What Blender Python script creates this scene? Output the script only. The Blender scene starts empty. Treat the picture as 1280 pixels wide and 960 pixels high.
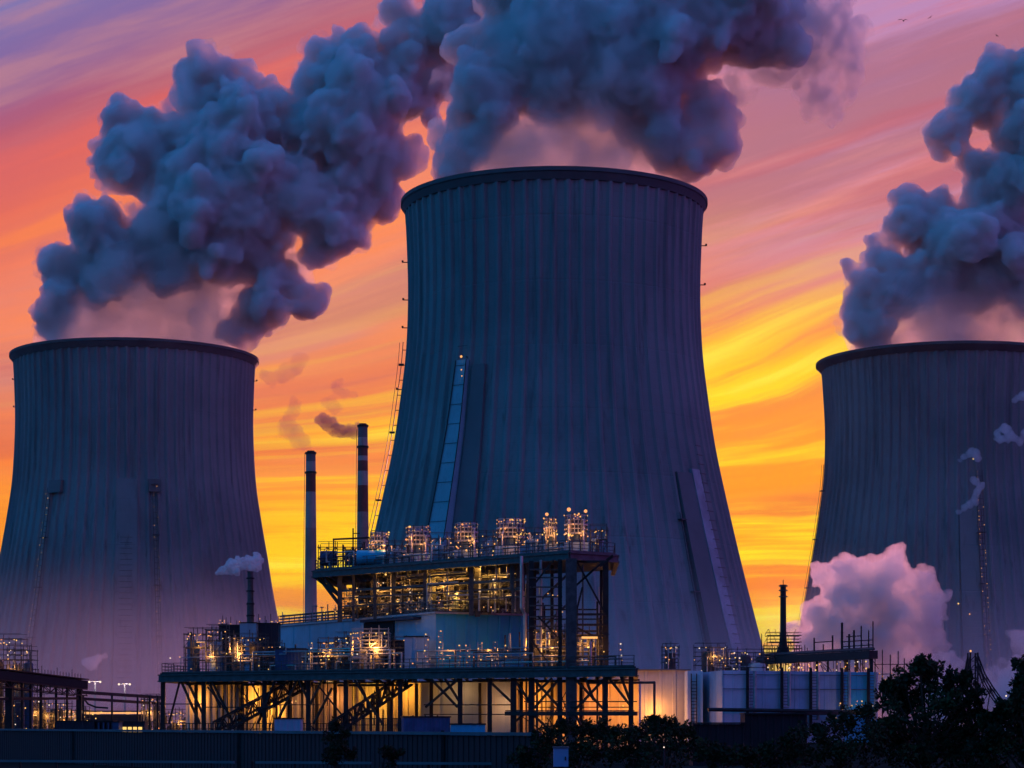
import bpy, bmesh, math, random
from mathutils import Vector, Matrix
R = math.radians
S = bpy.context.scene
COL = S.collection
random.seed(11)

# ---------------------------------------------------------------- camera
CAMZ, HOR, FOC = 2.8, 905.0, 2800.0
cam_data = bpy.data.cameras.new('camera')
cam = bpy.data.objects.new('camera', cam_data); COL.objects.link(cam)
cam.location = (0, 0, CAMZ); cam.rotation_euler = (R(90), 0, 0)
cam_data.sensor_width = 36.0; cam_data.lens = 36.0 * FOC / 1280.0
cam_data.shift_y = (HOR - 480.0) / 1280.0
cam_data.clip_start = 0.5; cam_data.clip_end = 30000
S.camera = cam

# ---------------------------------------------------------------- render settings
S.render.engine = 'CYCLES'
S.view_settings.view_transform = 'Standard'; S.view_settings.look = 'None'
S.view_settings.exposure = 0.0; S.view_settings.gamma = 1.0
S.view_settings.use_curve_mapping = False
cy = S.cycles
cy.use_denoising = True
try: cy.denoiser = 'OPENIMAGEDENOISE'
except Exception: pass
cy.max_bounces = 8; cy.diffuse_bounces = 2; cy.glossy_bounces = 2
cy.transmission_bounces = 4; cy.volume_bounces = 5; cy.transparent_max_bounces = 24
cy.sample_clamp_indirect = 3.0; cy.sample_clamp_direct = 12.0
cy.use_adaptive_sampling = True; cy.adaptive_threshold = 0.03
cy.caustics_reflective = False; cy.caustics_refractive = False

# ---------------------------------------------------------------- a small node language
class E:
    def __init__(s, nt, sock): s.nt, s.s = nt, sock
    def _m(s, op, *a, clamp=False):
        n = s.nt.nodes.new('ShaderNodeMath'); n.operation = op; n.use_clamp = clamp
        for i, v in enumerate((s,) + a):
            if isinstance(v, E): s.nt.links.new(v.s, n.inputs[i])
            else: n.inputs[i].default_value = float(v)
        return E(s.nt, n.outputs[0])
    def __add__(s, o): return s._m('ADD', o)
    __radd__ = __add__
    def __sub__(s, o): return s._m('SUBTRACT', o)
    def __rsub__(s, o): return (s * -1.0) + o
    def __mul__(s, o): return s._m('MULTIPLY', o)
    __rmul__ = __mul__
    def __truediv__(s, o): return s._m('DIVIDE', o)
    def max(s, o): return s._m('MAXIMUM', o)
    def min(s, o): return s._m('MINIMUM', o)
    def pow(s, o): return s._m('POWER', o)
    def abs(s): return s._m('ABSOLUTE')
    def exp(s): return s._m('EXPONENT')
    def ss(s, a, b, o0=0.0, o1=1.0):
        n = s.nt.nodes.new('ShaderNodeMapRange'); n.interpolation_type = 'SMOOTHSTEP'
        s.nt.links.new(s.s, n.inputs[0])
        for i, v in enumerate((a, b, o0, o1)): n.inputs[i + 1].default_value = v
        return E(s.nt, n.outputs[0])
    def lin(s, a, b, o0=0.0, o1=1.0):
        n = s.nt.nodes.new('ShaderNodeMapRange'); s.nt.links.new(s.s, n.inputs[0])
        for i, v in enumerate((a, b, o0, o1)): n.inputs[i + 1].default_value = v
        return E(s.nt, n.outputs[0])
def xyz(nt, a, b, c=0.0):
    n = nt.nodes.new('ShaderNodeCombineXYZ')
    for i, v in enumerate((a, b, c)):
        if isinstance(v, E): nt.links.new(v.s, n.inputs[i])
        else: n.inputs[i].default_value = v
    return n.outputs[0]
def sep(nt, sock):
    n = nt.nodes.new('ShaderNodeSeparateXYZ'); nt.links.new(sock, n.inputs[0])
    return [E(nt, o) for o in n.outputs]
def noise(nt, vec, scale, detail=4, rough=0.5, dist=0.0):
    n = nt.nodes.new('ShaderNodeTexNoise'); n.inputs['Scale'].default_value = scale
    n.inputs['Detail'].default_value = detail; n.inputs['Roughness'].default_value = rough
    n.inputs['Distortion'].default_value = dist
    if vec is not None: nt.links.new(vec, n.inputs['Vector'])
    return E(nt, n.outputs['Fac'])
def s2l(c):
    return tuple((x / 12.92 if x <= .04045 else ((x + .055) / 1.055) ** 2.4) for x in (v / 255.0 for v in c)) + (1.0,)
def mixc(nt, f, a, b):
    n = nt.nodes.new('ShaderNodeMix'); n.data_type = 'RGBA'; n.clamp_factor = True
    for v, i in ((f, 0), (a, 6), (b, 7)):
        if isinstance(v, E): nt.links.new(v.s, n.inputs[i])
        elif hasattr(v, 'is_linked'): nt.links.new(v, n.inputs[i])
        else: n.inputs[i].default_value = v if i else float(v)
    return n.outputs[2]
def ramp(nt, f, stops):
    n = nt.nodes.new('ShaderNodeValToRGB'); nt.links.new(f.s, n.inputs[0])
    el = n.color_ramp.elements
    while len(el) < len(stops): el.new(0.5)
    for e, (p, c) in zip(el, stops): e.position = p; e.color = c
    return n.outputs[0]

# ---------------------------------------------------------------- world: dusk sky
SUN_AZ, SUN_EL = 4.6, 5.0           # degrees right of the view axis (+Y), degrees above horizon
W = bpy.data.worlds.new('World'); S.world = W; W.use_nodes = True
nt = W.node_tree; nt.nodes.clear()
tc = nt.nodes.new('ShaderNodeTexCoord')
X, Y, Z = sep(nt, tc.outputs['Generated'])
yy = Y.max(0.08)
u = (X / yy).max(-2.5).min(2.5); v = (Z / yy).max(-0.5).min(2.5)
k = v.ss(0.085, 0.20, 0.015, 0.34)
warp = noise(nt, xyz(nt, u * 3.0, v * 7.0, 0.3), 2.0, 4, 0.55) - 0.5
q = v - k * u + warp * 0.009                       # height across the cloud streaks
def st(q_, c): return (q_ / 0.4, s2l(c))
base = ramp(nt, q.lin(0.0, 0.40), [
    st(0.00, (255, 186, 16)), st(0.07, (255, 170, 20)), st(0.105, (255, 150, 30)), st(0.135, (248, 126, 58)), st(0.165, (226, 112, 84)), st(0.20, (240, 140, 104)),
    st(0.235, (242, 134, 104)), st(0.275, (238, 124, 98)), st(0.305, (255, 112, 60)), st(0.326, (240, 100, 78)), st(0.342, (180, 88, 114)), st(0.360, (136, 92, 148)), st(0.395, (116, 112, 176))])
fib = noise(nt, xyz(nt, u * 2.6 + v * 1.5, q * 46.0, 3.3), 1.5, 7, 0.62)        # fine fibres along the streaks
n1 = noise(nt, xyz(nt, u * 1.7 + 1.0, q * 13.0, 1.7), 1.6, 7, 0.58, 0.15)       # broad bands
n2 = noise(nt, xyz(nt, u * 1.5 + 4.0, q * 17.0, 5.1), 1.8, 7, 0.56, 0.15)       # narrower bands
# lilac and salmon veils in the upper right
hi_r = u.ss(0.00, 0.13) * v.ss(0.15, 0.25)
base = mixc(nt, hi_r * 0.9, base, mixc(nt, (n1 * 0.7 + fib * 0.3).ss(0.40, 0.58), s2l((176, 134, 190)), s2l((232, 134, 142))))
# grey pink veil
base = mixc(nt, n1.ss(0.50, 0.64) * v.ss(0.09, 0.15) * 0.55, base, s2l((204, 136, 138)))
nb = noise(nt, xyz(nt, u * 1.2 + 7.0, q * 11.0, 6.4), 1.5, 7, 0.55, 0.1)
base = mixc(nt, (nb * 0.85 + fib * 0.15).ss(0.47, 0.57) * v.ss(0.08, 0.16) * u.ss(-0.14, 0.03, 0.30, 0.8) * q.ss(0.33, 0.36, 1.0, 0.2), base, mixc(nt, v.ss(0.14, 0.27), s2l((196, 98, 92)), s2l((158, 98, 132))))
# redder and mauve bands
band = (n2 * 0.75 + fib * 0.25)
base = mixc(nt, band.ss(0.50, 0.60) * v.ss(0.02, 0.06) * u.ss(-0.2, 0.10, 0.40, 0.85) * v.ss(0.14, 0.22, 1.0, 0.55), base, mixc(nt, v.ss(0.08, 0.19), s2l((226, 96, 40)), s2l((190, 84, 104))))
base = mixc(nt, band.ss(0.47, 0.36) * v.ss(0.10, 0.16) * (1.0 - hi_r) * q.ss(0.325, 0.35, 0.6, 0.0), base, s2l((255, 132, 66)))
# the sun's glow low on the right, and the bright yellow streaks it lights
du = u - 0.130; dv = v - 0.068
glow = ((du * du * 44.0 + dv * dv * 110.0) * -1.0).exp()
low = ((v * v * 52.0) * -1.0).exp() * u.ss(-0.22, -0.13, 0.25, 1.0)
warm = (glow * 0.95 + low * 0.35).min(1.0)
base = mixc(nt, warm * (1.0 - band.ss(0.48, 0.60) * 0.75), base, s2l((255, 146, 6)))
n3 = noise(nt, xyz(nt, u * 1.0 + 9.0, q * 34.0, 2.2), 1.8, 6, 0.58, 0.1)
n4 = noise(nt, xyz(nt, u * 2.0 + 2.0, q * 46.0, 8.2), 1.8, 7, 0.62, 0.1)
base = mixc(nt, (n3 * 0.8 + fib * 0.2).ss(0.46, 0.36) * warm * 0.6, base, s2l((236, 104, 30)))
ys = ((n3 * 0.8 + fib * 0.2).ss(0.46, 0.56) + n4.ss(0.52, 0.66) * 0.6).min(1.0) * (glow * 1.7 + low * 0.9 - 0.12).max(0.0).min(1.0)
base = mixc(nt, ys, base, s2l((255, 214, 4)))
hot = (n3 * 0.8 + fib * 0.2).ss(0.55, 0.64) * (glow * 1.2 + low * 0.7).min(1.0)
base = mixc(nt, hot, base, s2l((255, 240, 70)))
# the dome outside the sunset: blue green on the left and overhead, violet on the right
sd = Vector((math.sin(R(SUN_AZ)), math.cos(R(SUN_AZ)), 0.12)).normalized()
cosang = X * sd.x + Y * sd.y + Z * sd.z
fade = cosang.ss(0.80, 0.935)
def scalec(c, f):
    n = nt.nodes.new('ShaderNodeVectorMath'); n.operation = 'SCALE'
    nt.links.new(c, n.inputs[0]); nt.links.new(f.s, n.inputs['Scale']); return n.outputs[0]
dome_low = mixc(nt, X.ss(-0.35, 0.75), (0.000, 0.150, 0.40, 1), (0.120, 0.085, 0.42, 1))
belt = (((Z - 0.10) * (Z - 0.10) * 60.0) * -1.0).exp() * X.ss(-0.25, 0.6, 0.08, 1.0)       # the rosy arch opposite a sunset
dome_low = mixc(nt, belt * 0.7, dome_low, (0.42, 0.07, 0.34, 1))
dome = mixc(nt, Z.ss(0.15, 0.85), scalec(dome_low, X.abs().ss(0.1, 1.0, 0.45, 1.9)), (0.000, 0.180, 0.56, 1))
X_MID = mixc(nt, X.ss(-0.3, 0.4), (0.16, 0.07, 0.26, 1), (0.36, 0.070, 0.28, 1))
mid = mixc(nt, cosang.ss(0.18, 0.82), dome, X_MID)
skycol = mixc(nt, fade, mid, base)
skycol = mixc(nt, Z.ss(-0.06, -0.005), (0.010, 0.012, 0.022, 1), skycol)
nish = nt.nodes.new('ShaderNodeTexSky'); nish.sky_type = 'NISHITA'; nish.sun_disc = False
nish.sun_elevation = R(SUN_EL); nish.sun_rotation = R(SUN_AZ); nish.dust_density = 3.0
bg1 = nt.nodes.new('ShaderNodeBackground'); nt.links.new(skycol, bg1.inputs[0]); bg1.inputs[1].default_value = 1.0
bg2 = nt.nodes.new('ShaderNodeBackground'); nt.links.new(nish.outputs[0], bg2.inputs[0]); bg2.inputs[1].default_value = 0.002
ad = nt.nodes.new('ShaderNodeAddShader'); wo = nt.nodes.new('ShaderNodeOutputWorld')
nt.links.new(bg1.outputs[0], ad.inputs[0]); nt.links.new(bg2.outputs[0], ad.inputs[1]); nt.links.new(ad.outputs[0], wo.inputs[0])

# ---------------------------------------------------------------- sun, low behind the towers
sun_d = bpy.data.lights.new('sun', 'SUN'); sun_d.energy = 2.0; sun_d.angle = R(1.5); sun_d.color = (1.0, 0.33, 0.37)
sun = bpy.data.objects.new('sun', sun_d); COL.objects.link(sun)
to_sun = Vector((math.sin(R(SUN_AZ)) * math.cos(R(SUN_EL)), math.cos(R(SUN_AZ)) * math.cos(R(SUN_EL)), math.sin(R(SUN_EL))))
sun.rotation_euler = to_sun.to_track_quat('Z', 'Y').to_euler()

# ---------------------------------------------------------------- helpers
def at(px, py, D):
    """the point seen at pixel px, py of the 1280 x 960 photograph, D metres away"""
    return Vector(((px - 640.0) * D / FOC, D, CAMZ + (HOR - py) * D / FOC))
def tag(o, label=None, cat=None, group=None, kind=None):
    if label: o['label'] = label
    if cat: o['category'] = cat
    if group: o['group'] = group
    if kind: o['kind'] = kind
    return o
def thing(name, label, cat, loc=(0, 0, 0), rz=0.0, group=None):
    o = bpy.data.objects.new(name, None); COL.objects.link(o)
    o.location = loc; o.rotation_euler = (0, 0, rz); o.empty_display_size = 0.5
    return tag(o, label, cat, group)
def copy_tree(o, parent=None):
    c = o.copy(); COL.objects.link(c); c.parent = parent
    for ch in list(o.children): copy_tree(ch, c)
    return c

class MB:
    """collects shapes and links them as one mesh object"""
    def __init__(s): s.v, s.f = [], []
    def poly(s, vs, fs):
        b = len(s.v); s.v += [tuple(p) for p in vs]; s.f += [tuple(b + i for i in f) for f in fs]; return s
    def box(s, c, d, rz=0.0):
        cx, cy_, cz = c; a, b, h = d[0] / 2, d[1] / 2, d[2] / 2; co, si = math.cos(rz), math.sin(rz)
        vs = []
        for z in (-h, h):
            for x, y in ((-a, -b), (a, -b), (a, b), (-a, b)): vs.append((cx + x * co - y * si, cy_ + x * si + y * co, cz + z))
        return s.poly(vs, [(3, 2, 1, 0), (4, 5, 6, 7), (0, 1, 5, 4), (1, 2, 6, 5), (2, 3, 7, 6), (3, 0, 4, 7)])
    def bar(s, p, q_, w, h=None):
        p, q_ = Vector(p), Vector(q_); d = q_ - p; L = d.length
        if L < 1e-5: return s
        h = h or w; d /= L
        up = Vector((0, 0, 1)) if abs(d.z) < 0.95 else Vector((0, 1, 0))
        sx = d.cross(up).normalized(); sz = sx.cross(d)
        vs = []
        for e in (p, q_):
            for a, b in ((-1, -1), (1, -1), (1, 1), (-1, 1)): vs.append(e + sx * (a * w / 2) + sz * (b * h / 2))
        return s.poly(vs, [(3, 2, 1, 0), (4, 5, 6, 7), (0, 1, 5, 4), (1, 2, 6, 5), (2, 3, 7, 6), (3, 0, 4, 7)])
    def tube(s, p, q_, r0, r1=None, n=8):
        p, q_ = Vector(p), Vector(q_); d = (q_ - p)
        if d.length < 1e-5: return s
        d.normalize(); r1 = r0 if r1 is None else r1
        up = Vector((0, 0, 1)) if abs(d.z) < 0.95 else Vector((0, 1, 0))
        sx = d.cross(up).normalized(); sz = sx.cross(d); vs = []
        for e, r in ((p, r0), (q_, r1)):
            for i in range(n):
                a = 2 * math.pi * i / n; vs.append(e + sx * (r * math.cos(a)) + sz * (r * math.sin(a)))
        fs = [(i, (i + 1) % n, n + (i + 1) % n, n + i) for i in range(n)]
        return s.poly(vs, fs + [tuple(range(n - 1, -1, -1)), tuple(range(n, 2 * n))])
    def path(s, pts, r, n=8):
        for a, b in zip(pts, pts[1:]): s.tube(a, b, r, r, n)
        for a in pts[1:-1]: s.ball(a, r * 1.05, 6, 4)
        return s
    def ball(s, c, r, n=8, m=5, sz=1.0):
        c = Vector(c); vs = [(c.x, c.y, c.z - r * sz)]
        for j in range(1, m):
            t = math.pi * j / m
            for i in range(n):
                a = 2 * math.pi * i / n
                vs.append((c.x + r * math.sin(t) * math.cos(a), c.y + r * math.sin(t) * math.sin(a), c.z - r * math.cos(t) * sz))
        vs.append((c.x, c.y, c.z + r * sz)); fs = []
        for i in range(n): fs.append((0, 1 + (i + 1) % n, 1 + i))
        for j in range(m - 2):
            for i in range(n):
                a = 1 + j * n; fs.append((a + i, a + (i + 1) % n, a + n + (i + 1) % n, a + n + i))
        a = 1 + (m - 2) * n; t = len(vs) - 1
        for i in range(n): fs.append((a + i, a + (i + 1) % n, t))
        return s.poly(vs, fs)
    def lathe(s, prof, n=32, c=(0, 0), caps=(True, True)):
        vs = [(c[0] + r * math.cos(2 * math.pi * i / n), c[1] + r * math.sin(2 * math.pi * i / n), z) for r, z in prof for i in range(n)]
        fs = []
        for j in range(len(prof) - 1):
            for i in range(n): fs.append((j * n + i, j * n + (i + 1) % n, (j + 1) * n + (i + 1) % n, (j + 1) * n + i))
        if caps[0]: fs.append(tuple(range(n - 1, -1, -1)))
        if caps[1]: fs.append(tuple(range((len(prof) - 1) * n, len(prof) * n)))
        return s.poly(vs, fs)
    def prism(s, pts, z0, z1):
        n = len(pts)
        z0 = z0 if isinstance(z0, (list, tuple)) else [z0] * n; z1 = z1 if isinstance(z1, (list, tuple)) else [z1] * n
        vs = [(p[0], p[1], z) for p, z in zip(pts, z0)] + [(p[0], p[1], z) for p, z in zip(pts, z1)]
        return s.poly(vs, [tuple(range(n - 1, -1, -1)), tuple(range(n, 2 * n))] + [(i, (i + 1) % n, n + (i + 1) % n, n + i) for i in range(n)])
    def build(s, name, mat, parent=None, smooth=False, loc=None, fix=True):
        me = bpy.data.meshes.new(name); me.from_pydata(s.v, [], s.f); me.update()
        if fix:
            bm = bmesh.new(); bm.from_mesh(me); bmesh.ops.recalc_face_normals(bm, faces=bm.faces); bm.to_mesh(me); bm.free()
        me.materials.append(mat)
        if smooth:
            me.polygons.foreach_set('use_smooth', [True] * len(me.polygons))
        o = bpy.data.objects.new(name, me); COL.objects.link(o)
        if parent is not None: o.parent = parent
        if loc is not None: o.location = loc
        return o
def place(o, parent=None, loc=None, data_from=None):
    """a further copy of a one-mesh part"""
    c = o.copy(); COL.objects.link(c); c.parent = parent
    if loc is not None: c.location = loc
    return c

# ---------------------------------------------------------------- materials
M = {}
def mat(name, col, rough=0.7, metal=0.0, scale=0.6, var=0.25, bump=0.0, streak=0.0, spec=0.3):
    m = bpy.data.materials.new(name); m.use_nodes = True; nt = m.node_tree
    b = nt.nodes['Principled BSDF']; tcn = nt.nodes.new('ShaderNodeTexCoord'); ob = tcn.outputs['Object']
    x, y, z = sep(nt, ob)
    f = noise(nt, ob, scale, 6, 0.62)
    c = mixc(nt, f.ss(0.25, 0.75), tuple(k * (1 - var) for k in col) + (1,), tuple(min(1, k * (1 + var)) for k in col) + (1,))
    if streak:
        st = noise(nt, xyz(nt, x * 2.2, y * 2.2, z * 0.09), 0.9, 5, 0.6)
        c = mixc(nt, st.ss(0.5, 0.78) * streak, c, tuple(k * 0.35 for k in col) + (1,))
    nt.links.new(c, b.inputs['Base Color'])
    rr = f.lin(0, 1, max(0.05, rough - 0.12), min(1, rough + 0.12)); nt.links.new(rr.s, b.inputs['Roughness'])
    b.inputs['Metallic'].default_value = metal; b.inputs['Specular IOR Level'].default_value = spec
    if bump:
        bn = nt.nodes.new('ShaderNodeBump'); bn.inputs['Strength'].default_value = bump; bn.inputs['Distance'].default_value = 0.05
        n9 = noise(nt, ob, scale * 9, 5, 0.6); nt.links.new(n9.s, bn.inputs['Height']); nt.links.new(bn.outputs[0], b.inputs['Normal'])
    M[name] = m; return m
def emis(name, col, strength, light=False):
    m = bpy.data.materials.new(name); m.use_nodes = True; nt = m.node_tree; nt.nodes.clear()
    e = nt.nodes.new('ShaderNodeEmission'); e.inputs[0].default_value = tuple(col) + (1,); e.inputs[1].default_value = strength
    o = nt.nodes.new('ShaderNodeOutputMaterial'); nt.links.new(e.outputs[0], o.inputs[0])
    m.cycles.emission_sampling = 'AUTO' if light else 'NONE'
    M[name] = m; return m
mat('concrete', (0.34, 0.33, 0.34), 0.85, 0, 0.05, 0.16, 0.3, 0.45)
mat('concrete_dark', (0.16, 0.16, 0.17), 0.85, 0, 0.05, 0.2)
mat('rim_concrete', (0.11, 0.11, 0.12), 0.8, 0, 0.1, 0.2)
mat('ground', (0.03, 0.03, 0.028), 1.0, 0, 0.08, 0.4, 0.4, 0, 0.0)
mat('steel_dark', (0.028, 0.027, 0.030), 0.55, 0.3, 1.5, 0.35)
mat('steel_mid', (0.085, 0.083, 0.09), 0.5, 0.4, 1.5, 0.35)
mat('chimney_brick', (0.34, 0.24, 0.23), 0.85, 0, 0.2, 0.2, 0, 0.5)
mat('panel_pale', (0.36, 0.36, 0.42), 0.7, 0, 0.15, 0.25, 0, 0.5)
mat('steel_pale', (0.36, 0.37, 0.40), 0.45, 0.3, 1.2, 0.25, 0, 0.3)
mat('pipe_bright', (0.48, 0.47, 0.46), 0.32, 0.7, 1.2, 0.2)
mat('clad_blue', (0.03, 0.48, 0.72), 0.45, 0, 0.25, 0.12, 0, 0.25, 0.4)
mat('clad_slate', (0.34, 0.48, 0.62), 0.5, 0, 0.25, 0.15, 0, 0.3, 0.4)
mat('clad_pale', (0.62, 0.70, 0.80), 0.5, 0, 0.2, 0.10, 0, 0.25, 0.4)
mat('clad_white', (0.52, 0.49, 0.48), 0.6, 0, 0.3, 0.12, 0, 0.35)
mat('clad_navy', (0.025, 0.03, 0.055), 0.5, 0, 0.4, 0.2, 0, 0.3)
mat('container_blue', (0.05, 0.10, 0.22), 0.5, 0, 0.8, 0.25, 0, 0.3)
mat('opening', (0.02, 0.02, 0.026), 0.9, 0, 1.0, 0.2)
mat('band_red', (0.20, 0.06, 0.055), 0.7, 0, 0.3, 0.2, 0, 0.4)
mat('band_white', (0.42, 0.34, 0.33), 0.7, 0, 0.3, 0.15, 0, 0.4)
mat('leaf', (0.016, 0.026, 0.008), 0.7, 0, 0.9, 0.5)
mat('leaf_light', (0.036, 0.048, 0.014), 0.7, 0, 0.9, 0.5)
mat('bark', (0.05, 0.04, 0.03), 0.9, 0, 2.0, 0.3, 0.4)
mat('wall_navy', (0.013, 0.014, 0.022), 0.6, 0, 0.4, 0.3, 0, 0.4)
mat('shaft_paint', (0.24, 0.42, 0.48), 0.6, 0, 0.1, 0.12, 0, 0.4)
mat('asphalt', (0.022, 0.022, 0.024), 1.0, 0, 0.5, 0.25, 0, 0, 0.0)
mat('kerb', (0.12, 0.14, 0.17), 0.8, 0, 0.5, 0.2)
mat('bird_dark', (0.03, 0.03, 0.035), 0.8, 0, 2.0, 0.3)
mat('sign_blue', (0.16, 0.33, 0.55), 0.5, 0, 2.0, 0.08)
emis('bulb_orange', (1.0, 0.46, 0.14), 1.2)
emis('bulb_yellow', (1.0, 0.60, 0.16), 1.3)
emis('bulb_red', (1.0, 0.36, 0.13), 1.4)
emis('bulb_white', (1.0, 0.78, 0.58), 1.3)
# ---------------------------------------------------------------- ground
g = MB().poly([(-6000, -300, 0), (6000, -300, 0), (6000, 9000, 0), (-6000, 9000, 0)], [(0, 1, 2, 3)]).build('ground', M['ground'])
tag(g, kind='structure')

# ---------------------------------------------------------------- cooling towers
def tower_mat():
    m = mat('tower_concrete', (0.31, 0.31, 0.325), 0.8, 0, 0.03, 0.22, 0, 0.75)
    nt = m.node_tree; b = nt.nodes['Principled BSDF']
    tcn = nt.nodes.new('ShaderNodeTexCoord'); x, y, z = sep(nt, tcn.outputs['Object'])
    fr = (z * 0.42)._m('FRACT'); line = fr.ss(0.0, 0.08) * fr.ss(0.92, 1.0, 1.0, 0.0)
    fr2 = (z * 0.055)._m('FRACT'); line2 = fr2.ss(0.0, 0.02) * fr2.ss(0.98, 1.0, 1.0, 0.0)
    n = noise(nt, tcn.outputs['Object'], 0.5, 5, 0.65)
    big = noise(nt, tcn.outputs['Object'], 0.022, 6, 0.6); stn = noise(nt, xyz(nt, x * 0.16, y * 0.16, z * 0.010), 1.0, 7, 0.68)
    drip = noise(nt, xyz(nt, x * 0.5, y * 0.5, z * 0.022 + 4.0), 1.0, 5, 0.6)
    lift = ((z * 0.055)._m('FLOOR') * 12.9898)._m('SINE') * 0.5 + 0.5
    c = mixc(nt, big.ss(0.3, 0.7), (0.17, 0.175, 0.182, 1), (0.29, 0.285, 0.29, 1))
    c = mixc(nt, lift * 0.22, c, (0.20, 0.20, 0.21, 1))
    c = mixc(nt, stn.ss(0.50, 0.70) * 0.7, c, (0.12, 0.12, 0.128, 1))
    c = mixc(nt, drip.ss(0.56, 0.72) * 0.6, c, (0.10, 0.10, 0.105, 1))
    nt.links.new(c, b.inputs['Base Color'])
    bn = nt.nodes.new('ShaderNodeBump'); bn.inputs['Strength'].default_value = 0.55; bn.inputs['Distance'].default_value = 0.25
    h = line * 0.25 + line2 * 0.5 + n * 0.6
    nt.links.new(h.s, bn.inputs['Height']); nt.links.new(bn.outputs[0], b.inputs['Normal'])
    return m
tower_mat()
def catmull(P, n):
    out = []
    for i in range(len(P) - 1):
        p0, p1, p2, p3 = P[max(i - 1, 0)], P[i], P[i + 1], P[min(i + 2, len(P) - 1)]
        for j in range(n):
            t = j / n
            out.append(tuple(0.5 * (2 * b + (c - a) * t + (2 * a - 5 * b + 4 * c - d) * t * t + (3 * b - a - 3 * c + d) * t ** 3)
                             for a, b, c, d in zip(p0, p1, p2, p3)))
    out.append(tuple(P[-1])); return out
bulb_mb = MB().ball((0, 0, 0), 1.0, 8, 5)
def lamp_part(parent, loc, r=0.2, mt='bulb_orange', name='lamp'):
    key = 'lampmesh_' + mt
    if key not in M:
        o = MB().ball((0, 0, 0), 1.0, 8, 5).build(name, M[mt], parent, True); M[key] = o.data
    else:
        o = bpy.data.objects.new(name, M[key]); COL.objects.link(o); o.parent = parent
    r *= 0.72
    o.location = loc; o.scale = (r, r, r); return o

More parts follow.
